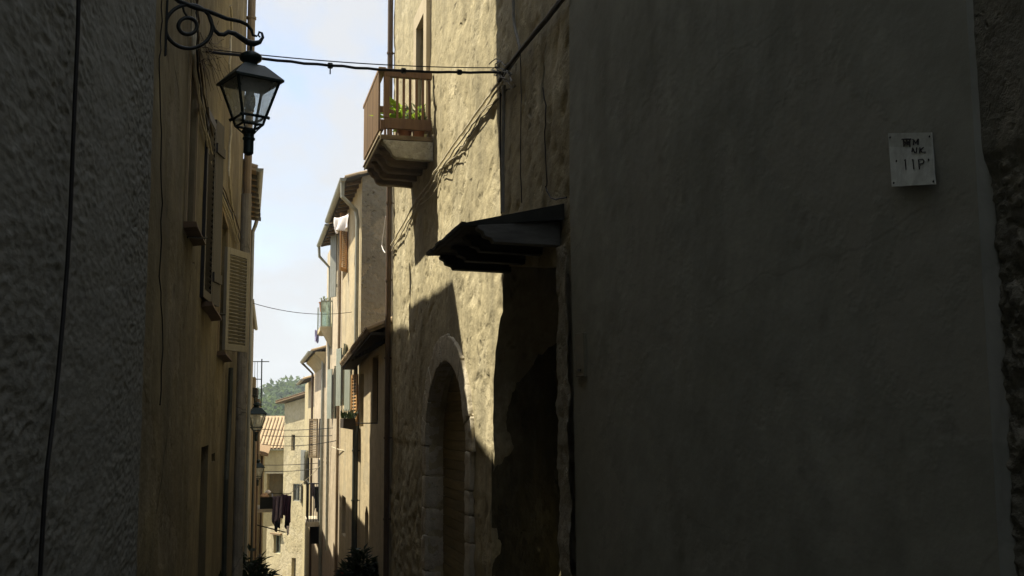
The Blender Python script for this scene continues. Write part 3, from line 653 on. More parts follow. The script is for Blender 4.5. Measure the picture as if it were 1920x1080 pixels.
door(h, L5, L5.rect(488, 955, 490, 1010), -.12, M_['darkwood'], 2)
tiled_roof(h, L5.pt(-.2, z5t, .3), L5.pt(L5.L, z5t, .3), -L5.n*5+Vector((0, 0, 1.0)), M_['tile'], .22, .4)
MB().tube([L5.pt(.2, gz(44), .06), L5.pt(.2, z5t-.05, .06)], .045, 8).build('downpipe', M_['pipebrown'], h)
# far lanterns with their brackets
for (u, vtop, Y, k, lab, bl) in ((482, 754, 30, 1.22, 'middle lantern of the left side, above the red roofs', 'small iron bracket holding the middle lantern'),
                             (484, 861, 36.5, 1.0, 'smallest and farthest lantern of the left side', 'small iron bracket holding the farthest lantern')):
    l_, c_ = lantern(0, 0, u, Y, vtop, k, lab, R(8), False)
    b_ = thing('lamp_bracket', bl, 'bracket', Vector((c_.x-.45, c_.y, c_.z)), 'scrolled lamp brackets')
    MB().tube([Vector((-.42, c_.y, c_.z+.16)), Vector((c_.x-.1, c_.y, c_.z+.2)), Vector((c_.x, c_.y, c_.z+.14)), Vector((c_.x, c_.y, c_.z+.02))], .018, 6).build('arm', M_['iron'], b_)
    MB().tube([Vector((-.42, c_.y, c_.z-.2)), Vector((-.3, c_.y, c_.z-.02)), Vector((c_.x-.12, c_.y, c_.z+.18))], .014, 6).build('brace', M_['iron'], b_)

# ================================================================== RIGHT SIDE
# ------------------------------------------------------------------ rubble house (nearest)
vor = noise.voronoi
def d_rubble(s, z):
    d, p = vor((s*21+.8*nz(s*9, z*9), z*26+.8*nz(s*9, z*9, 5), .5)); a = min(1, (d[1]-d[0])*1.6); smooth_ = 1/(1+math.exp(-(z-(2.62+.10*nz(s*3, 1)))*26))
    lump = .016*a + .022*nz(s*9, z*9, 3)+.016*nz(s*22, z*26, 6)+.008*nz(s*48, z*48, 1)
    return (lump-.034)*(1-smooth_) + (.016+.010*nz(s*4, z*4, 9)+.003*nz(s*30, z*30, 4))*smooth_
h = house('rubble_house', 'rough dark rubble stone house at the extreme near right', W0, [(0, gz(-9)-.5), (W0.L, gz(3.75)-.6), (W0.L, 8.4), (0, 8.4)], [], 6, M_['rubble'], None, .015, d_rubble, (W0.L-1.3, W0.L, .2, 3.4))
# ------------------------------------------------------------------ grey rendered house
sB, zB = W1.st(1600, 50); 
def d_grey(s, z):
    v = .014*nz(s*1.1, z*.45, 4)+.008*nz(s*3, z*1.2, 6)+.0025*nz(s*10, z*9, 2)
    v *= min(1, .15+s*3)
    return v
GREY = house('grey_rendered_house', 'smooth dark grey cement rendered house on the right, with the white plate', W1, [(0, gz(3.73)-.6), (W1.L, gz(9.15)-.6), (W1.L, 8), (0, 8)], [], 6, M_['grey'], None, .045, d_grey, (0, W1.L, .0, 4.8))
# white plate with hand lettering
SU = lambda x, y: (1640+x/7.2, 220+y/7.2)
def sp(x, y, off): return W1.hit(*SU(x, y), off)
t = thing('wall_sign', 'white notice plate with hand-painted black letters on the grey wall', 'sign', sp(500, 930, .03))
def off_at(y): return .012+max(0, (y-420))/520*.020
rows_ = [(185, 215, 772, 205), (198, 400, 788, 400), (207, 520, 797, 515), (216, 640, 805, 630), (224, 760, 812, 750), (230, 850, 818, 830), (235, 937, 823, 903)]
mb = MB(); vs = []
for (x0, y0, x1, y1) in rows_:
    for k in range(5):
        t_ = k/4; vs.append(sp(x0+(x1-x0)*t_, y0+(y1-y0)*t_, off_at(y0+(y1-y0)*t_)))
mb.add(vs, [(a*5+b, a*5+b+1, a*5+b+6, a*5+b+5) for a in range(6) for b in range(4)])
o = mb.build('plate', M_['plate'], t); sd = o.modifiers.new('thickness', 'SOLIDIFY'); sd.thickness = .004; sd.offset = 0
strokes = [[(368, 298), (490, 294)], [(388, 300), (396, 392)], [(472, 297), (476, 395)], [(432, 300), (440, 372)], [(405, 330), (462, 368)], [(400, 372), (460, 326)], [(405, 345), (465, 345)],
           [(528, 305), (524, 372)], [(528, 305), (556, 350), (590, 292)], [(590, 292), (584, 368)], [(513, 300), (520, 300)],
           [(513, 412), (505, 466)], [(513, 412), (540, 474)], [(540, 474), (566, 470), (568, 408)],
           [(612, 408), (604, 482)], [(660, 406), (612, 444), (640, 470), (686, 470)],
           [(412, 572), (424, 704)], [(404, 580), (416, 572)], [(516, 568), (530, 700)], [(508, 578), (518, 570)], [(592, 570), (606, 700)], [(592, 572), (650, 566), (668, 590), (654, 620), (600, 634)]]
letters = [strokes[0:7], strokes[7:11], strokes[11:14], strokes[14:16], strokes[16:18], strokes[18:20], strokes[20:]]
for lt in letters:
    mb = MB()
    for st in lt:
        wd = 17 if st[0][1] < 540 else 14
        for (x0, y0), (x1, y1) in zip(st, st[1:]):
            l = math.hypot(x1-x0, y1-y0) or 1; nx_, ny_ = -(y1-y0)/l*wd/2, (x1-x0)/l*wd/2; ex_, ey_ = (x1-x0)/l*4, (y1-y0)/l*4
            q = [(x0+nx_-ex_, y0+ny_-ey_), (x0-nx_-ex_, y0-ny_-ey_), (x1-nx_+ex_, y1-ny_+ey_), (x1+nx_+ex_, y1+ny_+ey_)]
            lift = random.uniform(0, .0006)
            mb.prism([sp(x, y, off_at(y)+.0032+lift) for x, y in q], W1.n*.0008)
    mb.build('letter', M_['ink'], t)
for (x, y) in ((212, 270), (745, 257), (298, 590), (732, 572), (262, 885), (797, 865)):
    c = sp(x, y, off_at(y)+.001); MB().lathe(c, [(.005, 0), (.005, .003), (.002, .004)], 8, W1.n).build('screw', M_['iron'], t)
t = thing('intercom_plate', 'narrow tall pale metal plate at the edge of the grey wall beside the dark doorway', 'plate', W1.hit(1094, 706))
a = W1.hit(1102, 706, -.01); b = W1.hit(1086, 706, -.01); hh = W1.hit(1094, 624).z-W1.hit(1094, 706).z
MB().box(a, b-a, W1.n*.035, (0, 0, hh)).build('plate', M_['brass'], t, bevel=.004)
MB().box(a+(b-a)*.3+Vector((0, 0, hh*.12)), (b-a)*.35, W1.n*.042, (0, 0, .02)).build('button', M_['iron'], t)

# ------------------------------------------------------------------ beige house
def B(u, v, off=0): return W2.st(u, v, off)
sN = B(879, 900)[0]; sF = B(803, 900)[0]; zap = B(841, 676)[1]; zsp = zap-1.25; sc0 = (sN+sF)/2; hw = (sF-sN)/2
def arch(hw_, rise, n=18): return [(sc0+hw_*math.cos(math.pi*i/n), zsp+rise*math.sin(math.pi*i/n)) for i in range(n+1)]
zb = gz(12)-.4
arch_hole = [(sc0-hw, zb-1.2), (sc0+hw, zb-1.2)]+arch(hw, 1.25)
# dark doorway with a broken outline
lft = [B(u, v) for u, v in ((948, 500), (945, 560), (936, 620), (931, 660), (926, 720), (924, 790), (926, 840), (921, 900), (920, 960), (924, 1020), (922, 1075), (923, 1120))]
rgt_ = [B(u, v) for u, v in ((1058, 1120), (1056, 1040), (1060, 960), (1056, 880), (1060, 800), (1054, 700), (1057, 600), (1054, 500))]
dhole = lft+rgt_
dhole = [(s, z) for s, z in dhole]
rD = (B(788, 100)[0], B(802, 100)[0]); zt_ = B(793, 45)[1]; zfl = B(811, 243)[1]
sD0, sD1 = min(rD), max(rD)
topdoor = [(sD0, zfl+.05), (sD1, zfl+.05), (sD1, zt_), (sD0, zt_)]
sLim = B(941, 300)[0]
def d_beige(s, z):
    v = .035*nz(s*.6, z*.5, 1)+.022*nz(s*1.6, z*1.0, 3)+.011*nz(s*3.5+z*.8, z*2.6, 5)+.006*nz(s*7+z*2, z*6.5, 8)
    q = nz(s*4+z*1.2, z*5.0, 12)
    if q < -.32: v -= .018*min(1, (-.32-q)*8)
    # column of broken render lumps right of the balcony
    c0 = B(868, 300)[0]; g = math.exp(-((s-c0-.05*nz(z*1.3, 4))/.14)**2)*(1 if 2.8 < z < 5.6 else 0)
    if g > .02: v += g*.028*nz(s*22, z*20, 6)-g*.012
    if z < zsp+2.2:                            # flatter towards the arch stones
        e = math.hypot(s-sc0, max(0, z-zsp)); g = min(1, max(0, (e-hw-.38)/.45)); v = v*(.25+.75*g)
    if z < 1.2:                                # rubble showing through low down
        d_, p_ = noise.voronoi((s*2.2, z*3.6, 2)); v += .028*min(1, (d_[1]-d_[0])*2.5)*min(1, 1.2-z)-.014
    return v
W2_out = [(0, gz(9)-.6), (W2.L, gz(21)-.6), (W2.L, 9.2), (0, 9.2)]
W2_out = [(0, gz(9)-1.4), (W2.L, gz(21)-1.4), (W2.L, 11.5), (0, 11.5)]
sH, zH = B(1016, 150)
hole_scar = [(sH-.055, zH-.22), (sH+.03, zH-.25), (sH+.06, zH-.05), (sH+.02, zH+.2), (sH-.04, zH+.12)]
BEI = house('beige_house', 'tall sunlit beige plaster house with wooden balcony, arched door and dark doorway', W2, W2_out,
            [(arch_hole, .27), (dhole, .75), (topdoor, .28), (hole_scar, .25)], 6, M_['beige'], None, .05, d_beige, (0, W2.L, -1.8, 7.2))
h = BEI
MB().box(W2.pt(sH-.15, zH-.4, -.29), W2.d*.3, W2.n*.03, (0, 0, .8)).build('cavity_back', M_['dark'], h)
# balcony door
window(h, W2, (sD0, sD1, zfl+.05, zt_), -.24, M_['oldwood'], 1, 'balcony_door')
trim(h, W2, (sD0, sD1, zfl+.05, zt_), .28, .075, M_['render_pale'], 'lrt', 'door_surround')
# arched door: planks
dr = MB().prism([W2.pt(s, z, -.30) for s, z in [(sc0-hw, zb-1.2), (sc0+hw, zb-1.2)]+arch(hw+.01, 1.26)], W2.n*.03).build('arched_door', M_['door'], h)
ph_ = .145; k = 0; zc = zb-.3
while zc < zap:
    za, zb2 = zc+.006, min(zc+ph_-.006, zap); zz = max(za, zsp)
    e = hw if zb2 < zsp else hw*math.sqrt(max(0, 1-((zb2-zsp)/1.25)**2))
    e2 = hw if za < zsp else hw*math.sqrt(max(0, 1-((za-zsp)/1.25)**2))
    if e2 > .08 and zb2-za > .03:
        o_ = random.uniform(-.004, .004); pass
        q = [(sc0-e2, za), (sc0+e2, za), (sc0+max(e, .02), zb2), (sc0-max(e, .02), zb2)]
        MB().prism([W2.pt(s, z, -.268) for s, z in q], W2.n*(.030+o_)).build('plank', M_['door'], dr, bevel=.004)
    zc += ph_
def roughen(o, strength, size, lev=3):
    sb = o.modifiers.new('cuts', 'SUBSURF'); sb.subdivision_type = 'SIMPLE'; sb.levels = sb.render_levels = lev
    tx = bpy.data.textures.get('worn_%g' % size) or bpy.data.textures.new('worn_%g' % size, 'CLOUDS'); tx.noise_scale = size; tx.noise_depth = 3
    d = o.modifiers.new('wear', 'DISPLACE'); d.texture = tx; d.strength = strength; d.mid_level = .5; d.texture_coords = 'GLOBAL'
    for p in o.data.polygons: p.use_smooth = True
    return o
# stones of its surround
rnd = random.Random(5); nv_ = 11
def ring_stone(a0, a1, ri, ro, zi, zo):
    pts = []
    for t in (0, .5, 1):
        a = a0+(a1-a0)*t; pts.append((sc0+ri*math.cos(a), zsp+zi*math.sin(a)))
    for t in (1, .5, 0):
        a = a0+(a1-a0)*t; pts.append((sc0+ro*math.cos(a), zsp+zo*math.sin(a)))
    return pts
for i in range(nv_):
    g = .002; a0 = math.pi*i/nv_+g; a1 = math.pi*(i+1)/nv_-g; w_ = .36+rnd.uniform(-.02, .03); pr = .05+rnd.uniform(-.008, .008)
    o_st = MB().prism([W2.pt(s, z, -.16) for s, z in ring_stone(a0, a1, hw-.003, hw+w_, 1.247, 1.25+w_)], W2.n*(.16+pr)).build('stone', M_['stone'], h, bevel=.012)
    roughen(o_st, .035, .16)
for sd in (-1, 1):
    z = zsp; i = 0
    while z > zb-.5:
        hh = rnd.uniform(.28, .55); w_ = .34+rnd.uniform(-.08, .10); pr = .05+rnd.uniform(-.008, .012)
        s_a = sc0+sd*(hw-.003); s_b = sc0+sd*(hw+w_)
        o_st = MB().box(W2.pt(min(s_a, s_b), z-hh+.006, -.30), W2.d*abs(s_b-s_a), W2.n*(.30+pr), (0, 0, hh-.012)).build('stone', M_['stone'], h, bevel=.02); roughen(o_st, .05, .18)
        z -= hh
# dark doorway: back wall with a low arch, rough far jamb lining, broken near jamb
s_l = min(p[0] for p in dhole); s_r = max(p[0] for p in dhole); z_t = max(p[1] for p in dhole); z_b = min(p[1] for p in dhole)
def dj(x, y): return .05*nz(x*3, y*2.2, 4)+.035*nz(x*7, y*5, 2)+.012*nz(x*20, y*16, 5)
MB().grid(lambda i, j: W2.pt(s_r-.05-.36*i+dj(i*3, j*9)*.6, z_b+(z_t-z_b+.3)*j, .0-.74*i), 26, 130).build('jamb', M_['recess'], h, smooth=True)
ac = s_l+(s_r-s_l)*.40; aw = (s_r-s_l)*.30; zsp2 = B(1000, 640)[1]-.25
ah = [(ac-aw, z_b-.02), (ac+aw, z_b-.02)]+[(ac+aw*math.cos(math.pi*i/14), zsp2+aw*.8*math.sin(math.pi*i/14)) for i in range(15)]
class Sub: pass
mbk = MB(); Wb = W2
V = [(s_l-.4, z_b-.1), (s_r+.3, z_b-.1), (s_r+.3, z_t+.4), (s_l-.4, z_t+.4)]
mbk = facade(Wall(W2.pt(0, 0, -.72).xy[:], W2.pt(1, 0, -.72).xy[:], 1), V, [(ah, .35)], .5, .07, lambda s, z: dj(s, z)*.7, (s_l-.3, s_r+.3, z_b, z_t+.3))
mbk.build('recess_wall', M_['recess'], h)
MB().prism([W2.pt(s, z, -1.06) for s, z in ah], W2.n*.03).build('recess_door', M_['darkwood'], h)
# near jamb strip of bare stone
c_ = W2.st(1068, 700)[0]
zz_a = gz(9)-.2; zz_b = B(1065, 462)[1]
def dn(s, z): return .03*nz(s*4+z*2, z*3, 1)+.02*nz(s*11, z*9, 7)+.012*nz(s*28, z*24, 3)
MB().grid(lambda i, j: (lambda s, z: W2.pt(s+.07+dn(5, z*1.3)*.9, z, .085+dn(s, z)*.8-.30*max(0, (i-.62)/.38)**2))(-.03+.50*i, zz_a+(zz_b-zz_a)*j), 18, 200).build('jamb_stonework', M_['jambstone'], h, smooth=True)
# corner drainpipe
downpipe(h, W2, W2.L-.06, gz(21), 11.3, .085, .055, M_['pipebrown'], clips=9)

# wall cables of the beige house
def wc(pix, off, r, mat, label, jit=.004, seed=0, name='wall_cable', group='cables on the beige wall', sub=4):
    o = wall_cable(W2, pix, off, r, mat, jit, 7, seed, sub).build(name, mat); return tag(o, label, 'cable', group)
wc([(1068, -18), (1045, 12), (1010, 55), (985, 85), (960, 117), (944, 140), (936, 152)], .06, .022, M_['cable'], 'thick dark cable running up across the shaded wall to the top right', .003, 1)
wc([(1062, -20), (1035, 18), (1000, 62), (968, 102), (940, 140)], .075, .014, M_['cablegrey'], 'grey cable lying on top of the thick dark cable', .003, 2)
dl = [(938, 150), (918, 178), (893, 213), (868, 247), (848, 275), (828, 304), (815, 322), (804, 345), (783, 372), (766, 402), (752, 427), (738, 452), (724, 474)]
wc(dl, .045, .016, M_['cabletan'], 'upper pale cable of the diagonal run below the junction', .006, 3)
wc([(u+5, v+4) for u, v in dl], .04, .013, M_['cabletan'], 'second pale cable of the diagonal run, just under the first', .010, 4)
wc([(u+9+4*math.sin(i*2.1), v+9+5*math.cos(i*1.7)) for i, (u, v) in enumerate(dl[:9])], .03, .008, M_['cabletan'], 'loose looping cable under the diagonal cable run', .016, 5)
wc([(u+13+5*math.sin(i*1.3+1), v+10+6*math.cos(i*2.3)) for i, (u, v) in enumerate(dl[:7])], .025, .007, M_['cable'], 'dark wavy cable lowest in the diagonal cable run', .018, 6)
wc([(945, 160), (944, 230), (943, 310), (943, 398)], .05, .022, M_['cablegrey'], 'straight grey conduit down the wall edge to the canopy', .001, 7, 'conduit', None)
wc([(938, 165), (938, 240), (939, 320), (940, 400)], .04, .010, M_['cable'], 'thin black cable beside the grey conduit above the canopy', .002, 8)
wc([(962, -20), (963, 20), (965, 48), (971, 75), (975, 95), (968, 110), (955, 128)], .05, .018, M_['cablegrey'], 'grey conduit hanging down from above to the cable junction', .002, 9, 'conduit', None)
wc([(976, 95), (977, 180), (976, 300), (978, 380)], .03, .006, M_['cable'], 'hairline cable straight down the shaded wall left of the hole', .003, 10)
wc([(1018, 165), (1024, 210), (1022, 260), (1025, 340), (1024, 352), (1036, 373), (1062, 370)], .03, .007, M_['cable'], 'thin cable from the hole down to the canopy top', .006, 11)
wc([(722, 474), (716, 460), (720, 430), (723, 405)], .12, .008, M_['white'], 'white wire loop tied to the corner drainpipe', .004, 12)
mb = MB(); rnd = random.Random(12)
for k in range(11):
    P = []; u, v = 940+rnd.uniform(-12, 16), 140+rnd.uniform(-14, 14)
    for i in range(7): P.append(W2.hit(u, v, .04+rnd.uniform(0, .10))); u += rnd.uniform(-9, 9); v += rnd.uniform(-9, 9)
    mb.tube(P, .007, 5)
tag(mb.build('cable_knot', M_['cablegrey']), 'tangled cable junction where the street cable meets the beige wall', 'cables')
# cable and wires across the lane
def span(a, b, sag, r, mat, label, n=16, kinks=0, cat='wire', group=None, name='overhead_wire'):
    P = []
    for i in range(n+1):
        t = i/n; p = Vector(a).lerp(Vector(b), t); p.z -= sag*4*t*(1-t); P.append(p)
    o = MB().tube(P, r, 6).build(name, mat); return tag(o, label, cat, group)
a = L1.hit(386, 96, .04); b = W2.hit(940, 136, .08)
P = [a.lerp(b, i/24) for i in range(25)]
for i, p in enumerate(P): t = i/24; p.z -= .06*4*t*(1-t); p.z += random.uniform(-.006, .006)
t_ = thing('street_cable', 'thick black bundled cable slung across the lane below the sky', 'cable', a)
MB().tube(P, .015, 8).build('cable', M_['cable'], t_)
for i in (9, 15, 20): MB().tube([P[i]-(P[i+1]-P[i])*.12, P[i]+(P[i+1]-P[i])*.12], .032, 8).build('clamp', M_['iron'], t_); 
for i in (9,): MB().tube([P[i], P[i]-Vector((.0, 0, .09))], .007, 5).build('cable_tail', M_['iron'], t_)
span(L1.hit(390, 92, .05), W2.hit(938, 127, .05), .05, .006, M_['cable'], 'thin straight wire just above the thick street cable')

# ------------------------------------------------------------------ balcony
PB = .78
NA = W2.hit(812, 243)                        # near end at the wall, floor level
sA_ = B(812, 243)[0]; zF = NA.z
sE = W2.st(690, 322, PB)[0]                  # far end
zR = W2.pt(0, 0).z
zR = W2.st(719, 134, PB)[1]
BAL = thing('balcony', 'wooden balcony on stepped corbels high on the sunlit beige wall', 'balcony', W2.pt((sA_+sE)/2, zF-.5, 0))
def bpnt(s, o, z): return W2.pt(s, z, o)
def bb(name, s0, s1, o0, o1, z0, z1, mat, par=BAL, bev=.006): return MB().box(W2.pt(s0, z0, o0), W2.d*(s1-s0), W2.n*(o1-o0), (0, 0, z1-z0)).build(name, mat, par, bevel=bev)
bb('slab', sA_, sE, .0, PB+.05, zF-.20, zF-.125, M_['oldwood'])
bb('edge_board', sA_-.012, sE, PB+.052, PB+.075, zF-.215, zF-.08, M_['render_pale'])
bb('edge_strip', sA_-.012, sE, PB+.077, PB+.095, zF-.17, zF-.14, M_['oldwood'])
bb('bottom_rail', sA_, sA_+.07, .02, PB, zF-.02, zF+.15, M_['wood'])
bb('bottom_rail', sA_, sE, PB+.002, PB+.06, zF-.04, zF+.12, M_['wood'])
zT = zR
bb('top_rail', sA_-.01, sA_+.08, .02, PB-.02, zT-.13, zT, M_['wood'])
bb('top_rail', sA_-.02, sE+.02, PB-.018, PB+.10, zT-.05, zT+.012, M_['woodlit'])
bb('corner_post', sA_-.005, sA_+.085, PB-.08, PB+.01, zF+.15, zT-.05, M_['wood']); bb('corner_post', sE-.09, sE, PB-.08, PB+.01, zF+.12, zT-.05, M_['wood'])
me = MB().box((-.019, -.019, 0), (.038, 0, 0), (0, .038, 0), (0, 0, zT-.13-zF-.15)).mesh('baluster', M_['wood'])
for i in range(6):
    o_ = PB*(.10+.66*i/5)-.02; inst('baluster', me, frame(W2.pt(sA_+.035, zF+.15, o_), W2.d, W2.n, (0, 0, 1)), BAL)
nb = 22; wb_ = (sE-sA_-.1)/nb
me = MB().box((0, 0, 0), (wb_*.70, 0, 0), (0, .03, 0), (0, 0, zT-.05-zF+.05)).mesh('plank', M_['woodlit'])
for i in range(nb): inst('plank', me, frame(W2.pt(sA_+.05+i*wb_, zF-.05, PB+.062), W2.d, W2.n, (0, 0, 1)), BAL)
# far-end rail
bb('top_rail', sE-.08, sE, .02, PB-.02, zT-.13, zT, M_['wood'])
for i in range(6): 
    o_ = PB*(.10+.66*i/5); bb('baluster', sE-.06, sE-.022, o_-.02, o_+.018, zF-.12, zT-.13, M_['wood'], BAL, 0)
# corbels: stepped timber beams
nc = 5
for i in range(nc):
    s0 = sA_+.0+(sE-sA_-.16)*i/(nc-1); zt2 = zF-.21; mt = M_['jambstone'] if i == 0 else M_['oldwood']
    pr = [(0, -.0), (PB+.02, -.0), (PB+.02, -.05), (PB-.03, -.075), (PB-.05, -.13), (PB-.10, -.16), (PB-.13, -.235), (PB-.2, -.28), (0, -.30)]
    roughen(MB().prism([W2.pt(s0, zt2+z, o) for o, z in pr], W2.d*.15).build('corbel', mt, BAL, bevel=.012), .035, .11, 2)
# plants on the balcony
def leaf_mesh(mb, p, d, up, L, w, bend=.3):
    d = Vector(d).normalized(); s = d.cross(Vector(up)); s = s.normalized() if s.length > 1e-4 else Vector((1, 0, 0)); nn = s.cross(d)
    a = p; b = p+d*L*.45+nn*L*bend*.25; c = p+d*L+nn*(-L*bend*.2)
    mb.add([a, b+s*w/2, c, b-s*w/2], [(0, 1, 2), (0, 2, 3)])
def potted(name, label, base, ph, pr, spread, n, L, w, mat, potmat, seed, group=None, upb=.5, cat='plant'):
    rnd = random.Random(seed); r = thing(name, label, cat, base, group)
    MB().lathe(base, [(pr*.72, 0), (pr*.95, ph*.9), (pr*1.08, ph*.9), (pr*1.08, ph), (pr*.9, ph), (pr*.85, ph*.9)], 14).build('pot', potmat, r)
    mb = MB(); st = MB()
    for i in range(n):
        a = rnd.uniform(0, 6.283); e = rnd.uniform(.05, 1)**.8; top = Vector(base)+Vector((math.cos(a)*spread*e, math.sin(a)*spread*e, ph+rnd.uniform(.15, 1)*spread*upb*2.2*(1.15-.5*e)))
        b0 = Vector(base)+Vector((0, 0, ph*.95))
        if i % 4 == 0: st.tube([b0, b0.lerp(top, .55)+Vector((0, 0, .06*spread)), top], [.008, .006, .003], 4)
        dd = Vector((math.cos(a), math.sin(a), rnd.uniform(-.3, .9)))
        for k in range(3): leaf_mesh(mb, top+Vector((rnd.uniform(-.3, .3), rnd.uniform(-.3, .3), rnd.uniform(-.3, .3)))*spread*.3, dd+Vector((rnd.uniform(-.7, .7), rnd.uniform(-.7, .7), rnd.uniform(-.5, .5))), (0, 0, 1), L*rnd.uniform(.6, 1.2), w*rnd.uniform(.7, 1.2))
    mb.build('leaves', mat, r); st.build('stems', M_['twig'], r); return r
c = W2.pt(sA_+.55, zF-.12, PB*.48)
potted('potted_plant', 'bright yellow-green broad-leaved potted plant on the wooden balcony', c, .24, .12, .24, 26, .32, .10, M_['leafbright'], M_['pot'], 4, 'plants on the wooden balcony', .75)
potted('potted_plant', 'grey-green spiky potted plant on the wooden balcony next to the wall', W2.pt(sA_+.40, zF-.12, .17), .24, .11, .16, 46, .26, .026, M_['leafgrey'], M_['pot'], 5, 'plants on the wooden balcony', .8)

# ------------------------------------------------------------------ canopy over the dark doorway
a_ = W1.hit(1068, 380, .02); CP = .92
sc1 = W2.st(868, 418, CP)[0]; sc2 = W2.st(802, 498, CP)[0]; zc1 = W2.st(868, 418, CP)[1]; zw = W2.hit(1060, 380).z
CAN = thing('canopy', 'dark timber canopy on beams jutting out over the dark doorway', 'canopy', W2.pt((sc1+sc2)/2, zc1-.3, 0))
s_a, s_b = W2.st(1058, 382)[0], sc2
# sloping slab
mb = MB()
prf = [(0, zw), (CP, zc1), (CP, zc1-.03), (0, zw-.15)]
P0 = [W2.pt(s_a if o < .1 else sc1, z, o) for o, z in prf]; P1 = [W2.pt(s_b, z, o) for o, z in prf]
mb.add(P0+P1, [(0, 1, 2, 3), (4, 7, 6, 5), (0, 4, 5, 1), (1, 5, 6, 2), (2, 6, 7, 3), (3, 7, 4, 0)]).build('roof_slab', M_['slab'], CAN)
# boards under it and beams
nbm = 4
for i in range(nbm):
    s0 = s_a+.05+(s_b-s_a-.20)*i/(nbm-1); zt2 = zc1-.035; mt = M_['greywood'] if i == 0 else M_['darkwood']; LB = CP-.12
    if i == 0: s0 = max(s0, sc1-.12)
    pr = [(0, .06), (LB*.3, .05), (LB, 0), (LB, -.035), (LB-.05, -.06), (LB-.06, -.10), (LB-.13, -.12), (LB-.15, -.155), (0, -.17)]
    MB().prism([W2.pt(s0, zt2+z, o) for o, z in pr], W2.d*.13).build('beam', mt, CAN, bevel=.008)
for i in range(9):
    s0 = s_a+.25+(s_b-s_a-.3)*i/9; MB().box(W2.pt(s0, zc1-.034, .0), W2.d*((s_b-s_a-.3)/9-.012), W2.n*(CP-.05), (0, 0, .016)).build('soffit_board', M_['darkwood'], CAN)
random.seed(11)
mb = MB()
for i in range(7):
    o_ = CP-.03; s0 = sc1+(s_b-sc1)*i/7; MB().box(W2.pt(s0+.004, zc1-.02+random.uniform(-.006, .006), o_), W2.d*((s_b-sc1)/7-.01), W2.n*(.035+random.uniform(-.01, .02)), (0, 0, .035)).build('slate', M_['slab'], CAN)

# ------------------------------------------------------------------ small house R3 with pent roof
W3 = Wall((2.31, 21.05), (2.24, 27), 1); W4 = Wall((2.24, 27.02), (2.17, 33), 1); W5 = Wall((2.17, 33.02), (2.06, 40), 1); W6 = Wall((2.06, 40.02), (1.98, 48), 1); W7 = Wall((1.98, 48.02), (1.92, 58), 1)
zN = W3.st(700, 614, .38)[1]; zFar = at(641, 688, 28).z
r1 = W3.rect(698, 668, 709, 795); r2 = W3.rect(675, 700, 682, 800); r3 = W3.rect(684, 948, 691, 1030)
arch3 = [(r3[0], gz(25)-.3), (r3[1], gz(25)-.3), (r3[1], r3[3]-.2), ((r3[0]+r3[1])/2+.12, r3[3]-.03), ((r3[0]+r3[1])/2, r3[3]), ((r3[0]+r3[1])/2-.12, r3[3]-.03), (r3[0], r3[3]-.2)]
h = house('pent_roof_house', 'small peach house tucked under a sagging tiled pent roof beyond the beige house', W3, [(0, gz(21)-.6), (W3.L, gz(27)-.6), (W3.L, zFar+.15), (0, zN+.2)], [(rp(r1), .2), (rp(r2), .2), (arch3, .2)], 5, M_['peach'])
window(h, W3, r1, -.16, M_['darkwood']); window(h, W3, r2, -.16, M_['darkwood']); door(h, W3, (r3[0], r3[1], gz(25)-.2, r3[3]), -.19, M_['darkwood'], 3)
shutter(h, W3.pt(r2[1]+.05, r2[2], .04), W3.d*.95+W3.n*.18, .55, r2[3]-r2[2], .04, M_['shutorange'], 14, False)
e0 = W3.pt(-.02, zN, .42); e1 = Vector((W3.pt(W3.L+.3, 0, .46).x, 27.4, zFar))
R3r = tiled_roof(h, e0, e1, -W3.n*4.4+Vector((0, 0, 1.75)), M_['tile_pale'], .22, .38, 'roof', M_['oldwood'], True)
MB().box(e0-Vector((0, 0, .10))-W3.n*.35, e1-e0, W3.n*.3, (0, 0, .06)).build('eave_board', M_['darkwood'], h)
rafters(h, W3, .1, W3.L, (zN+zFar)/2+.1, (zN+zFar)/2-.12, .36, 8, M_['darkwood'])
for r in (r1,): MB().tube([W3.pt(r[0]-.05, r[2]+.02, .02), W3.pt(r[0]-.05, r[2]+.02, .3), W3.pt(r[1]+.3, r[2]+.02, .3)], .012, 5).build('window_rail', M_['iron'], h)
# dark flower box and pipe
p = W3.hit(664, 806, .12)
t = thing('window_box', 'dark window box with dry stems jutting below the orange shutter', 'planter', p)
MB().prism([p+Vector((0, -.45, 0)), p+Vector((-.30, -.45, .05)), p+Vector((-.30, -.45, .28)), p+Vector((0, -.45, .28))], (0, 1.2, 0)).build('box', M_['sandpot'], t)
mb = MB(); rnd = random.Random(8)
for i in range(60): leaf_mesh(mb, p+Vector((-.15+rnd.uniform(-.15, .15), rnd.uniform(-.4, .7), .27)), (rnd.uniform(-.6, .6), rnd.uniform(-.6, .6), 1), (0, 1, 0), rnd.uniform(.1, .3), .05)
mb.build('leaves', M_['leafdark'], t)
o = downpipe(h, W3, W3.L-.25, gz(27), p.z+.1, .12, .07, M_['pipegreen'], clips=4)
# ------------------------------------------------------------------ gable house R4
zE = at(645, 328, 27).z
q0 = W4.rect(640, 420, 652, 520); q1 = W4.rect(643, 650, 650, 760); q2 = W4.rect(641, 930, 648, 1005); q3_ = W4.rect(655, 690, 660, 770)
h = house('gable_house', 'tall house with bare grey cement gable and deep eaves beyond the balcony', W4, [(0, gz(27)-.6), (W4.L, gz(33)-.6), (W4.L, zE), (0, zE)], [(rp(q0), .2), (rp(q1), .2), (rp(q2), .2)], 5, M_['peach'])
GAB = h
for q in (q0, q1): window(h, W4, q, -.16, M_['oldwood'])
door(h, W4, q2, -.19, M_['darkwood'], 3)
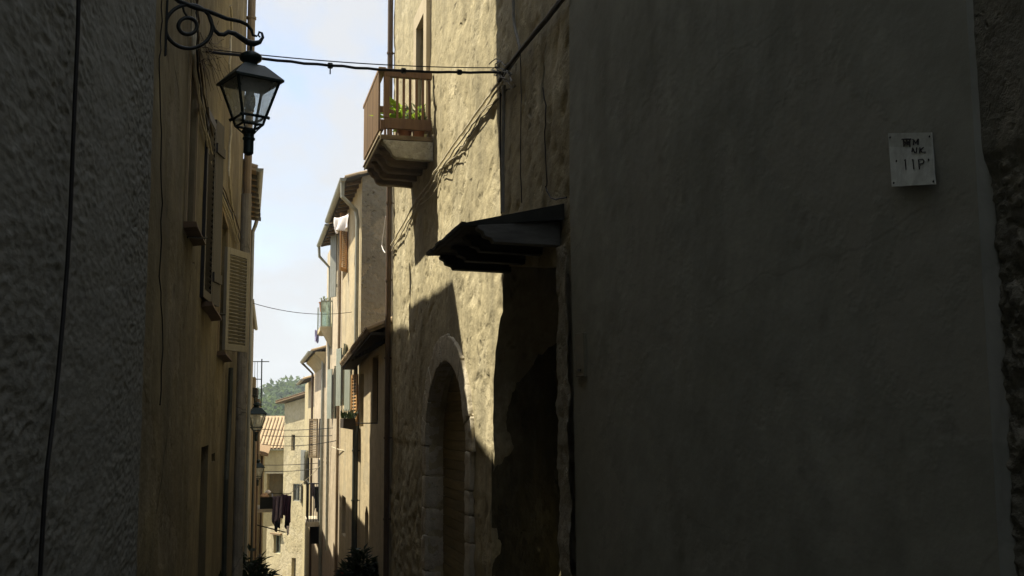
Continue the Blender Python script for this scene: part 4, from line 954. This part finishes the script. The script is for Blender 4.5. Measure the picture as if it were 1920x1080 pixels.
# cement skin on the gable end
rise = 1.55
gm = MB().prism([W4.pt(-.03, 0, .0), W4.pt(-.03, zE, .0), W4.pt(-.03, zE+rise, -5), W4.pt(-.03, 0, -5)], -W4.d*.03)
gm.build('gable_skin', M_['gable'], h)
MB().prism([W4.pt(0, zE-.01, -.01), W4.pt(0, zE+rise, -5), W4.pt(0, zE-.01, -5)], W4.d*(W4.L-.01)).build('roof_body', M_['gable'], h)
OV = .42
e0 = W4.pt(-.12, zE-.10, OV); e1 = W4.pt(W4.L, zE-.10, OV)
tiled_roof(h, e0, e1, -W4.n*5.4+Vector((0, 0, rise*1.08)), M_['tile_pale'], .21, .38, 'roof', M_['darkwood'])
rafters(h, W4, .05, W4.L, zE, zE-.12, OV-.06, 10, M_['oldwood'])
gutter(h, e0+W4.n*.07-Vector((0, 0, .0)), e1+W4.n*.07, .085, M_['gutter'])
g0 = e0+W4.n*.07+W4.d*.2
MB().tube([g0-Vector((0, 0, .06)), g0-Vector((0, 0, .45)), W4.pt(.30, zE-.85, .12), W4.pt(.30, zE-1.1, .08), W4.pt(.30, gz(27)+1.5, .08)], .055, 8).build('downpipe', M_['gutter'], h)
shutter(h, W4.pt(q0[0]-.03, q0[2], .03), -W4.d*.75+W4.n*.42, .5, q0[3]-q0[2], .04, M_['shutorange'], 26, False)
for q, m2 in ((q1, 'shutgreen'),):
    boards(h, W4.pt(q[0]-.03, q[2], .03), -W4.d*.93+W4.n*.2, .5, q[3]-q[2], .035, M_[m2], 3); boards(h, W4.pt(q[1]+.03, q[2], .03), W4.d*.93+W4.n*.2, .5, q[3]-q[2], .035, M_[m2], 3)
boards(h, W4.pt(q3_[0], q3_[2], .03), W4.d*.95+W4.n*.2, .5, q3_[3]-q3_[2]+.3, .035, M_['shutgreen'], 3)
# hung cloth below the eaves
def cloth(name, label, pts_top, drop, mat, seed=0, cat='laundry', group=None, taper=0, wob=.04):
    rnd = random.Random(seed); A, Bv = Vector(pts_top[0]), Vector(pts_top[1]); w_ = (Bv-A); nn = w_.cross(Vector((0, 0, 1))).normalized()
    def fn(i, j):
        sag = 4*i*(1-i)*.05*w_.length
        return A+w_*(taper*j*.5+(1-taper*j)*i)-Vector((0, 0, drop*j*(1+.10*math.sin(i*7+seed))+sag))+nn*wob*math.sin(i*11+j*2+seed)*(.2+j)
    mb = MB().grid(fn, 14, 10); k = len(mb.v)
    o = mb.build(name, mat, None, True); sd = o.modifiers.new('thickness', 'SOLIDIFY'); sd.thickness = .008
    return tag(o, label, cat, group)
a = at(628, 408, 29.2); b = at(655, 399, 28.2)
cloth('white_cloth', 'white cloth hung out below the eaves of the gable house', (a, b), .40, M_['white'], 2, taper=-.15, wob=.08)
# ------------------------------------------------------------------ R5
zE5 = at(612, 416, 33.2).z
q0 = W5.rect(618, 470, 630, 555); q1 = W5.rect(625, 690, 632, 785); q2 = W5.rect(598, 780, 608, 865)
q2 = (max(.3, q2[0]), min(W5.L-.3, q2[1]), q2[2], q2[3])
h = house('grey_shutter_house', 'pale pink house with flat grey shutters and a green glass balcony on the right', W5, [(0, gz(33)-.6), (W5.L, gz(40)-.6), (W5.L, zE5), (0, zE5)], [(rp(q1), .2)], 5, M_['pink'])
window(h, W5, q1, -.16, M_['oldwood'])
for (u0, v0, u1, v1, mt) in ((620, 415, 631, 556, 'shutblue'),):
    a = W5.hit(u1, v1, .05); b = at(u0, v1+4, a.y+.35); wv = Vector((b.x-a.x, b.y-a.y, 0)); boards(h, a, wv, wv.length, W5.hit(u1, v0, .05).z-a.z, .04, M_[mt], 3)
boards(h, W5.pt(q1[0]-.03, q1[2], .03), -W5.d*.93+W5.n*.2, .5, q1[3]-q1[2], .035, M_['shutgreen'], 3); boards(h, W5.pt(q1[1]+.03, q1[2], .03), W5.d*.93+W5.n*.2, .5, q1[3]-q1[2], .035, M_['shutgreen'], 3)
e0 = W5.pt(-.02, zE5-.1, .42); e1 = W5.pt(4.2, zE5-.1, .42)
tiled_roof(h, e0, e1, -W5.n*5.2+Vector((0, 0, 1.5)), M_['tile_pale'], .21, .38, 'roof', M_['darkwood'])
rafters(h, W5, .1, 4.1, zE5, zE5-.12, .38, 6, M_['oldwood']); gutter(h, e0+W5.n*.07, e1+W5.n*.07, .08, M_['gutter'])
MB().tube([e1+W5.n*.07-Vector((0, .1, .06)), e1+W5.n*.05-Vector((0, .1, .4)), W5.pt(4.1, zE5-.9, .1), W5.pt(4.1, gz(38)+2, .08)], .05, 8).build('downpipe', M_['gutter'], h)
MB().tube([W5.pt(.15, zE5-.2, .07), W5.pt(.15, gz(33), .07)], .045, 8).build('downpipe', M_['pipetan'], h)
# glass balcony
pA = at(617, 612, 37.0); pBk = at(603, 614, 40); ztp = at(617, 566, 37).z
bl = thing('balcony', 'little balcony with green glass panels on the far right facade', 'balcony', pA)
x0 = W5.hit(618, 600).x
MB().box((pA.x-.30, 37, pA.z-.14), (x0-pA.x+.45, 0, 0), (0, 2.6, 0), (0, 0, .14)).build('slab', M_['tower'], bl)
MB().box((pA.x-.27, 37.03, pA.z), (.30, 0, 0), (0, .03, 0), (0, 0, ztp-pA.z)).build('glass_panel', M_['balconyglass'], bl); MB().box((pA.x-.27, 37.08, pA.z), (.03, 0, 0), (0, 2.4, 0), (0, 0, ztp-pA.z)).build('glass_panel', M_['balconyglass'], bl)
for yy, xx in ((37.0, pA.x-.29), (37.0, pA.x+.1), (39.5, pA.x-.29)): MB().box((xx, yy, pA.z), (.05, 0, 0), (0, .05, 0), (0, 0, ztp-pA.z+.06)).build('post', M_['shutgreen'], bl)
MB().box((pA.x-.29, 36.98, ztp), (.45, 0, 0), (0, .06, 0), (0, 0, .05)).build('handrail', M_['shutgreen'], bl)
MB().prism([(pA.x-.26, 37, pA.z-.14), (x0+.05, 37, pA.z-.14), (x0+.05, 37, pA.z-.8), (x0-.1, 37, pA.z-.6)], (0, .3, 0)).build('corbel', M_['tower'], bl)
potted('potted_plant', 'small orange pot on the rail of the green glass balcony', Vector((pA.x-.2, 37.3, ztp-.32)), .34, .14, .14, 8, .15, .05, M_['leafgrey'], M_['pot'], 6)
a = at(596, 618, 39); cloth('lilac_cloth', 'lilac cloth hanging beside the green glass balcony', (a-Vector((.10, 0, 0)), a+Vector((.04, 0, 0))), .45, M_['lilac'], 3)
# ------------------------------------------------------------------ R6, R7
zE6 = at(590, 655, 40.3).z
q0 = W6.rect(598, 785, 607, 862)
h = house('low_pink_house', 'pink fronted house with a tall half-shuttered window under a short zinc eave', W6, [(0, gz(40)-.6), (W6.L, gz(48)-.6), (W6.L, zE6), (0, zE6)], [(rp(q0), .25)], 5, M_['pink'])
window(h, W6, q0, -.2, M_['darkwood']); shutter(h, W6.pt(q0[1]+.03, q0[2], .04), W6.d*.85+W6.n*.4, .7, q0[3]-q0[2], .04, M_['oldwood'], 20, False)
e0 = W6.pt(0, zE6-.08, .5); e1 = W6.pt(W6.L-.5, zE6-.08, .5)
tiled_roof(h, e0, e1, -W6.n*5.2+Vector((0, 0, 1.4)), M_['tile_pale'], .21, .38, 'roof', M_['darkwood'])
MB().prism([W6.pt(0, zE6-.1, 0), W6.pt(0, zE6-.1, .38), W6.pt(0, zE6-.18, .40), W6.pt(0, zE6-.35, .2), W6.pt(0, zE6-.6, .0)], W6.d*W6.L*.9).build('cornice', M_['cream'], h)
gutter(h, e0+W6.n*.07, e1+W6.n*.07, .09, M_['gutter']); MB().tube([e1+W6.n*.07-Vector((0, .1, .06)), W6.pt(W6.L-.7, zE6-.6, .12), W6.pt(W6.L-.7, gz(48), .08)], .05, 8).build('downpipe', M_['pipebrown'], h)
MB().tube([W6.pt(.3, zE6-.2, .08), W6.pt(.3, gz(40), .08)], .06, 8).build('downpipe', M_['gutter'], h)
zE7 = at(577, 708, 48.3).z
q0 = W7.rect(575, 845, 579, 905); 
h = house('last_right_house', 'cream house last on the right side of the lane with grey shutters', W7, [(0, gz(48)-.6), (W7.L, gz(58)-.6), (W7.L, zE7), (0, zE7)], [(rp(q0), .2)], 5, M_['cream'])
window(h, W7, q0, -.16, M_['oldwood'])
boards(h, W7.pt(q0[0]-.03, q0[2], .03), -W7.d*.9+W7.n*.35, .6, q0[3]-q0[2], .04, M_['shutblue'], 3); boards(h, W7.pt(q0[1]+.03, q0[2], .03), W7.d*.9+W7.n*.35, .6, q0[3]-q0[2], .04, M_['shutblue'], 3)
e0 = W7.pt(0, zE7-.08, .45); e1 = W7.pt(6, zE7-.08, .45)
tiled_roof(h, e0, e1, -W7.n*5.2+Vector((0, 0, 1.4)), M_['tile_pale'], .21, .38, 'roof', M_['darkwood']); gutter(h, e0+W7.n*.07, e1+W7.n*.07, .08, M_['gutter'])
# railed balcony low on the right
yb = 42.0; c0 = at(611, 978, yb); zf_ = c0.z; c1 = at(576, 978, yb); zr_ = at(590, 908, yb).z
bl = thing('balcony', 'railed stone balcony low on the far right with washing and a dark rail', 'balcony', (c0.x, yb, zf_))
xw = W6.pt(2, 0).x
MB().box((c1.x, yb, zf_-.18), (xw-c1.x+.1, 0, 0), (0, 2.6, 0), (0, 0, .18)).build('slab', M_['stone'], bl)
MB().box((c1.x+.02, yb+.03, zr_), (xw-c1.x-.04, 0, 0), (0, .04, 0), (0, 0, .04)).build('handrail', M_['iron'], bl); MB().box((c1.x+.02, yb+.08, zr_), (.04, 0, 0), (0, 2.4, 0), (0, 0, .04)).build('handrail', M_['iron'], bl)
me = MB().box((-.011, -.011, 0), (.022, 0, 0), (0, .022, 0), (0, 0, zr_-zf_)).mesh('baluster', M_['iron'])
for i in range(5): inst('baluster', me, Matrix.Translation((c1.x+.04+(xw-c1.x-.1)*i/4, yb+.05, zf_)), bl)
for i in range(12): inst('baluster', me, Matrix.Translation((c1.x+.04, yb+.2+2.2*i/11, zf_)), bl)
MB().box((xw-.05, yb+.3, zf_), (.06, 0, 0), (0, 1.2, 0), (0, 0, 2.3)).build('balcony_door', M_['darkwood'], bl)
for i, (u0, u1, v, dr_, mt, lb) in enumerate(((583, 590, 905, .55, 'purple', 'purple top drying on the low right balcony'), (590, 597, 912, .9, 'navy', 'dark trousers drying on the low right balcony'), (597, 602, 905, .6, 'white', 'pale shirt drying on the low right balcony'))):
    cloth('drying_clothes', lb, (at(u0, v, yb+.4+.2*i), at(u1, v, yb+.4+.2*i)), dr_, M_[mt], 20+i, 'laundry', 'washing on the low right balcony')
MB()
t = thing('wall_cabinet', 'dark boxed meter cabinet under the low right balcony', 'cabinet', at(590, 1020, 42.6))
p = at(581, 1020, 42.6); q = at(600, 985, 42.6)
MB().box(p, (q.x-p.x, 0, 0), (0, .5, 0), (0, 0, q.z-p.z)).build('box', M_['sandpot'], t); MB().box(p+Vector((.03, -.02, .05)), (q.x-p.x-.06, 0, 0), (0, .018, 0), (0, 0, q.z-p.z-.1)).build('cabinet_door', M_['iron'], t); MB().box(p+Vector((q.x-p.x, .1, 0)), (xw-q.x+.02, 0, 0), (0, .05, 0), (0, 0, .08)).build('wall_arm', M_['iron'], t)
t = thing('red_cloth', 'small bright red cloth hanging by the wall at the bottom', 'cloth', at(641, 1090, 31))
MB().grid(lambda i, j: at(637+9*i, 1066+26*j, 31-.1*math.sin(6*i+4*j)), 6, 8).build('fabric', M_['red'], t)

# ------------------------------------------------------------------ end of the lane: tower, tiled house, hill
T0 = ph(577, 60); WT = Wall((T0.x, T0.y), (T0.x-.53*4.6, T0.y+.85*4.6), 1)
if WT.n.y > 0: WT.n = -WT.n
tl = WT.st(533, 800)[0]; ztow = WT.st(555, 757)[1]; bl_ = WT.st(500, 1000)[0]; zlow = WT.st(515, 990)[1]
wa = WT.rect(546, 815, 553, 845); wb1 = WT.rect(547, 893, 554, 904); wc1 = WT.rect(513, 1003, 526, 1038); wd = WT.rect(546, 1046, 554, 1130); we = WT.rect(549, 907, 562, 940)
zb_ = gz(62)-1.5
h = house('sand_tower_house', 'tall sand coloured house closing the end of the lane', WT, [(-.8, zb_), (bl_, zb_), (bl_, zlow), (tl, zlow+.3), (tl, ztow), (-.8, ztow+.5)], [(rp(wa), .25), (rp(we), .15), (rp(wc1), .25), (rp(wd), .25)], 4, M_['tower'])
window(h, WT, wa, -.2, M_['darkwood'], 0); window(h, WT, we, -.1, M_['shutblue']); window(h, WT, wc1, -.2, M_['shutgreen']); door(h, WT, (wd[0], wd[1], zb_+.3, wd[3]), -.22, M_['darkwood'], 3)
MB().prism([WT.pt(-.9, ztow+.56, .35), WT.pt(tl+.35, ztow+.02, .35), WT.pt(tl+.35, ztow+.10, .35), WT.pt(-.9, ztow+.66, .35)], -WT.n*4.6).build('roof_slab', M_['oldwood'], h)
ru = (WT.pt(-.9, ztow+1.05, -4)-WT.pt(-.9, ztow+.68, .4))
tiled_roof(h, WT.pt(tl+.35, ztow+.12, .4), WT.pt(-.9, ztow+.68, .4), ru, M_['tile'], .2, .36)
MB().box(WT.pt(wc1[0]-.15, wc1[3]+.02, -.02), WT.d*(wc1[1]-wc1[0]+.3), WT.n*.18, (0, 0, .08)).build('lintel_tile', M_['tile'], h)
bx_ = WT.rect(550, 905, 564, 941); boards(h, WT.pt(bx_[0], bx_[2], .03), -WT.d*.8+WT.n*.5, .5, bx_[3]-bx_[2], .05, M_['shutblue'], 2)
# tiled roof house
EW = Wall((1.6, 66.5), (-3.4, 67.2), 1)
if EW.n.y > 0: EW.n = -EW.n
ze = EW.st(515, 840)[1]; zl0 = EW.st(515, 888)[1]; zl1 = EW.st(515, 945)[1]; lo = EW.rect(500, 889, 531, 950)
lo = (lo[0], lo[1], zl1, zl0)
h = house('tiled_roof_house', 'ochre end house with a broad tiled roof and a dark loggia below it', EW, [(-.2, zb_), (EW.L, zb_), (EW.L, ze), (-.2, ze)], [(rp(lo), 1.2)], 5, M_['cream'])
MB().box(EW.pt(lo[0]-.1, lo[2], -1.22), EW.d*(lo[1]-lo[0]+.2), EW.n*.03, (0, 0, lo[3]-lo[2])).build('loggia_back', M_['warmshade'], h)
MB().box(EW.pt(lo[0]-.1, lo[3]+.003, -.02), EW.d*(lo[1]-lo[0]+.2), EW.n*.08, (0, 0, .10)).build('lintel', M_['stone'], h)
zr2 = at(505, 778, 71).z
tiled_roof(h, EW.pt(-.3, ze-.05, .3), EW.pt(EW.L, ze-.05, .3), -EW.n*4.6+Vector((0, 0, zr2-ze)), M_['tile_pale'], .21, .42)
gutter(h, EW.pt(-.3, ze-.06, .38), EW.pt(EW.L, ze-.06, .38), .09, M_['gutter'])
# ivy-green hill behind is the ground; trees on it
def tree(x, y, H, w_, seed, mat, label):
    rnd = random.Random(seed); z0 = terr(x, y)-.2; b = Vector((x, y, z0)); r = thing('tree', label, 'tree', b, 'trees on the hill behind the roofs')
    MB().tube([b, b+Vector((0, 0, H*.35)), b+Vector((.1, 0, H*.7))], [H*.03, H*.022, H*.008], 6).build('trunk', M_['bark'], r)
    cl = [(Vector((rnd.gauss(0, w_*.30), rnd.gauss(0, w_*.30), H*(.35+.6*rnd.random()))), rnd.uniform(.18, .34)*w_) for _ in range(16)]
    br_ = MB()
    for c, rr in cl[:8]: br_.tube([b+Vector((0, 0, H*.35)), b+c], [H*.012, H*.004], 4)
    br_.build('branches', M_['bark'], r); mb = MB()
    for c, rr in cl:
        for k in range(70):
            d = Vector((rnd.gauss(0, 1), rnd.gauss(0, 1), rnd.gauss(0, 1))).normalized()*rr*rnd.uniform(.55, 1.05)
            leaf_mesh(mb, b+c+d, (rnd.gauss(0, 1), rnd.gauss(0, 1), rnd.gauss(0, 1)), (rnd.random(), rnd.random(), 1), rr*.55, rr*.4)
    mb.build('crown', mat, r)
rows = [(501, 190, 752, 6), (509, 205, 742, 8), (519, 200, 734, 8), (530, 215, 727, 9), (541, 210, 722, 8), (550, 220, 719, 9), (560, 215, 728, 8), (567, 205, 733, 7), (512, 150, 768, 5), (523, 155, 764, 5), (536, 150, 768, 5), (548, 160, 760, 5), (572, 190, 738, 7), (489, 195, 762, 7)]
desc = ['small round tree at the left of the hill above the tiled roof', 'broad tree on the hill just right of the aerial', 'rounded tree on the hill over the tiled roof ridge', 'tall tree in the middle of the hill skyline', 'peaked tree on the hill skyline', 'tallest tree on the hill skyline beside the sand tower', 'dense tree on the hill behind the sand tower roof', 'light tree showing beside the last right eaves',
        'low front bush-like tree nearest the tiled roof', 'second low tree in front of the wood above the tiles', 'third low tree on the slope left of the tower', 'low tree on the slope touching the tower corner', 'tree on the hill mostly behind the right houses', 'tree on the hill mostly behind the left houses']
for i, (u, Y, H, w_) in enumerate(rows):
    x = ph(u, Y).x; H = max(3, at(u, H, Y).z-terr(x, Y)+.2)/.98; tree(x, Y, H, w_, 40+i, M_['leaftree'] if i % 2 else M_['leaftree2'], desc[i])

# ------------------------------------------------------------------ left balcony with washing, wires, plants
Y0 = 40.5
p = at(487, 961, Y0); q = at(512, 932, Y0)
bl = thing('balcony', 'dark boxed balcony on the left heaped with pale cloth', 'balcony', p)
MB().box((L4.pt(6, 0).x-.05, Y0, p.z), (q.x-L4.pt(6, 0).x+.05, 0, 0), (0, 2, 0), (0, 0, .12)).build('slab', M_['stone'], bl)
MB().box((p.x, Y0+.02, p.z+.12), (q.x-p.x, 0, 0), (0, .04, 0), (0, 0, q.z-p.z-.12)).build('front_panel', M_['iron'], bl); MB().box((q.x-.04, Y0+.08, p.z+.12), (.04, 0, 0), (0, 1.9, 0), (0, 0, q.z-p.z-.12)).build('front_panel', M_['iron'], bl)
M_['peachcloth'] = simple('peach_cloth', (.55, .38, .24), (.45, .3, .2), .9, 6)
for i, (u, v, w_, mt, lb) in enumerate(((492, 928, 14, 'peachcloth', 'crumpled peach cloth heaped on the dark left balcony'), (501, 920, 9, 'white', 'white bag on top of the peach cloth on the dark left balcony'))):
    c = at(u+w_/2-3, v+2, Y0+.25+.1*i); mb = MB(); rr = w_/2000*Y0*.55
    mb.grid(lambda a, b: c+Vector((math.cos(a*6.2832)*math.sin(b*math.pi)*rr, math.sin(a*6.2832)*math.sin(b*math.pi)*rr*.8, math.cos(b*math.pi)*rr*.6))*(1+.35*nz(a*5+i, b*5, 2)), 16, 10)
    tag(mb.build('cloth_bundle', M_[mt]), lb, 'laundry')
rod = thing('drying_pole', 'dark drying pole sticking out over the lane on the left', 'pole', at(475, 983, 41))
MB().tube([at(477, 983, 41.2), at(535, 998, 38.8)], .022, 6).build('pole', M_['iron'], rod); MB().tube([at(508, 925, 40), at(547, 926, 39.5)], .012, 5).build('line', M_['iron'], rod)
cl = [(511, 520, 930, .95, 'purple', 'dull purple jacket on the left washing line'), (519, 529, 929, .85, 'purple', 'second purple garment, middle of the washing line'), (516, 527, 945, .9, 'navy', 'dark long trousers low on the washing line'), (528, 538, 926, .8, 'plum', 'dark plum top with a pale collar on the washing line'), (536, 547, 928, .95, 'plum', 'dark plum sweater at the outer end of the washing line'), (534, 543, 940, 1.0, 'navy', 'dark narrow trousers behind the plum sweater')]
for i, (u0, u1, v, dr_, mt, lb) in enumerate(cl):
    yy = 39.6+.12*i; cloth('drying_clothes', lb, (at(u0, v, yy), at(u1, v+1, yy-.1)), dr_, M_[mt], 30+i, 'laundry', 'dark washing over the lane', .2, .06)
cloth('drying_clothes', 'small white garment hanging below the dark washing', (at(537, 986, 39), at(543, 986, 39)), .3, M_['white'], 37, 'laundry', 'dark washing over the lane', .5)
for i, (u0, v0, u1, v1, Ya, Yb, sg, lb) in enumerate(((492, 805, 628, 802, 40, 36, .05, 'topmost of the wires over the tiled roof'), (492, 817, 640, 816, 40, 36, .03, 'second wire down over the tiled roof'), (492, 833, 640, 824, 40, 34, .12, 'third wire down, dipping below the tiled roof'),
                                  (492, 872, 600, 868, 44, 44, .03, 'faint wire across the pale wall above the loggia'), (492, 884, 612, 876, 44, 42, .06, 'lowest wire over the dark loggia'))):
    span(at(u0, v0, Ya), at(u1, v1, Yb), sg, .013, M_['cable'], lb, 14, 0, 'wire', 'wires over the far lane')
span(L3.pt(.3, z3t-.05, .1), W4.hit(660, 585, .05), .14, .008, M_['cable'], 'long sagging wire across the sky in the middle of the lane')
span(at(622, 838, 34.5), at(660, 846, 30), .03, .014, M_['cabletan'], 'short pale wire along the right facades')
span(at(536, 930, 44), at(612, 860, 40), .1, .012, M_['cabletan'], 'pale slanting wire above the low right balcony')
# dark potted shrubs
def shrub(label, base, seed, spread, n): return potted('potted_shrub', label, base, .4, .25, spread, n, .17, .07, M_['leafdark'], M_['sandpot'], seed, 'dark shrubs in the lane', .95, 'shrub')
b = at(470, 1075, 20.5); b.z = gz(20.5); zt2 = at(470, 1050, 20.5).z
potted('potted_shrub', 'dark shrub in silhouette against the foot of the left houses', b, .5, .25, .46, 420, .21, .085, M_['leafdark'], M_['sandpot'], 51, 'dark shrubs in the lane', 1.15, 'shrub')
b = at(405, 1085, 15.5); b.z = gz(15.5)
potted('potted_shrub', 'small dark plant at the foot of the ochre wall', b, .4, .15, .24, 90, .15, .05, M_['leafdark'], M_['sandpot'], 52, 'dark shrubs in the lane', 2.0, 'shrub')
b = at(676, 1080, 22.8); b.z = gz(22.8)
potted('potted_shrub', 'dark leafy shrub beside the green pipe on the right', b, .5, .25, .42, 420, .21, .085, M_['leafdark'], M_['sandpot'], 53, 'dark shrubs in the lane', 1.3, 'shrub')
# ------------------------------------------------------------------ unseen block added behind the viewer to darken the near lane
W9 = Wall((-4, -9.3), (6, -9.3), 1)
house('shade_block_behind', 'unseen grey block behind the viewer, added to darken the near lane', W9, [(0, .5), (W9.L, .5), (W9.L, 8), (0, 8)], [], 4, M_['grey'])

# ------------------------------------------------------------------ summer haze
hm = bpy.data.materials.new('summer_haze'); hm.use_nodes = True; hn = hm.node_tree; hn.nodes.remove(hn.nodes['Principled BSDF'])
pv = hn.nodes.new('ShaderNodeVolumePrincipled'); pv.inputs['Density'].default_value = HAZE; pv.inputs['Color'].default_value = (.80, .88, 1, 1); pv.inputs['Anisotropy'].default_value = .2
hn.links.new(pv.outputs[0], hn.nodes['Material Output'].inputs['Volume'])
if HAZE: tag(MB().box((-830, -320, -42), (1660, 0, 0), (0, 1400, 0), (0, 0, 98)).build('haze', hm), 'thin pale summer haze over the town and hill', kind='stuff')
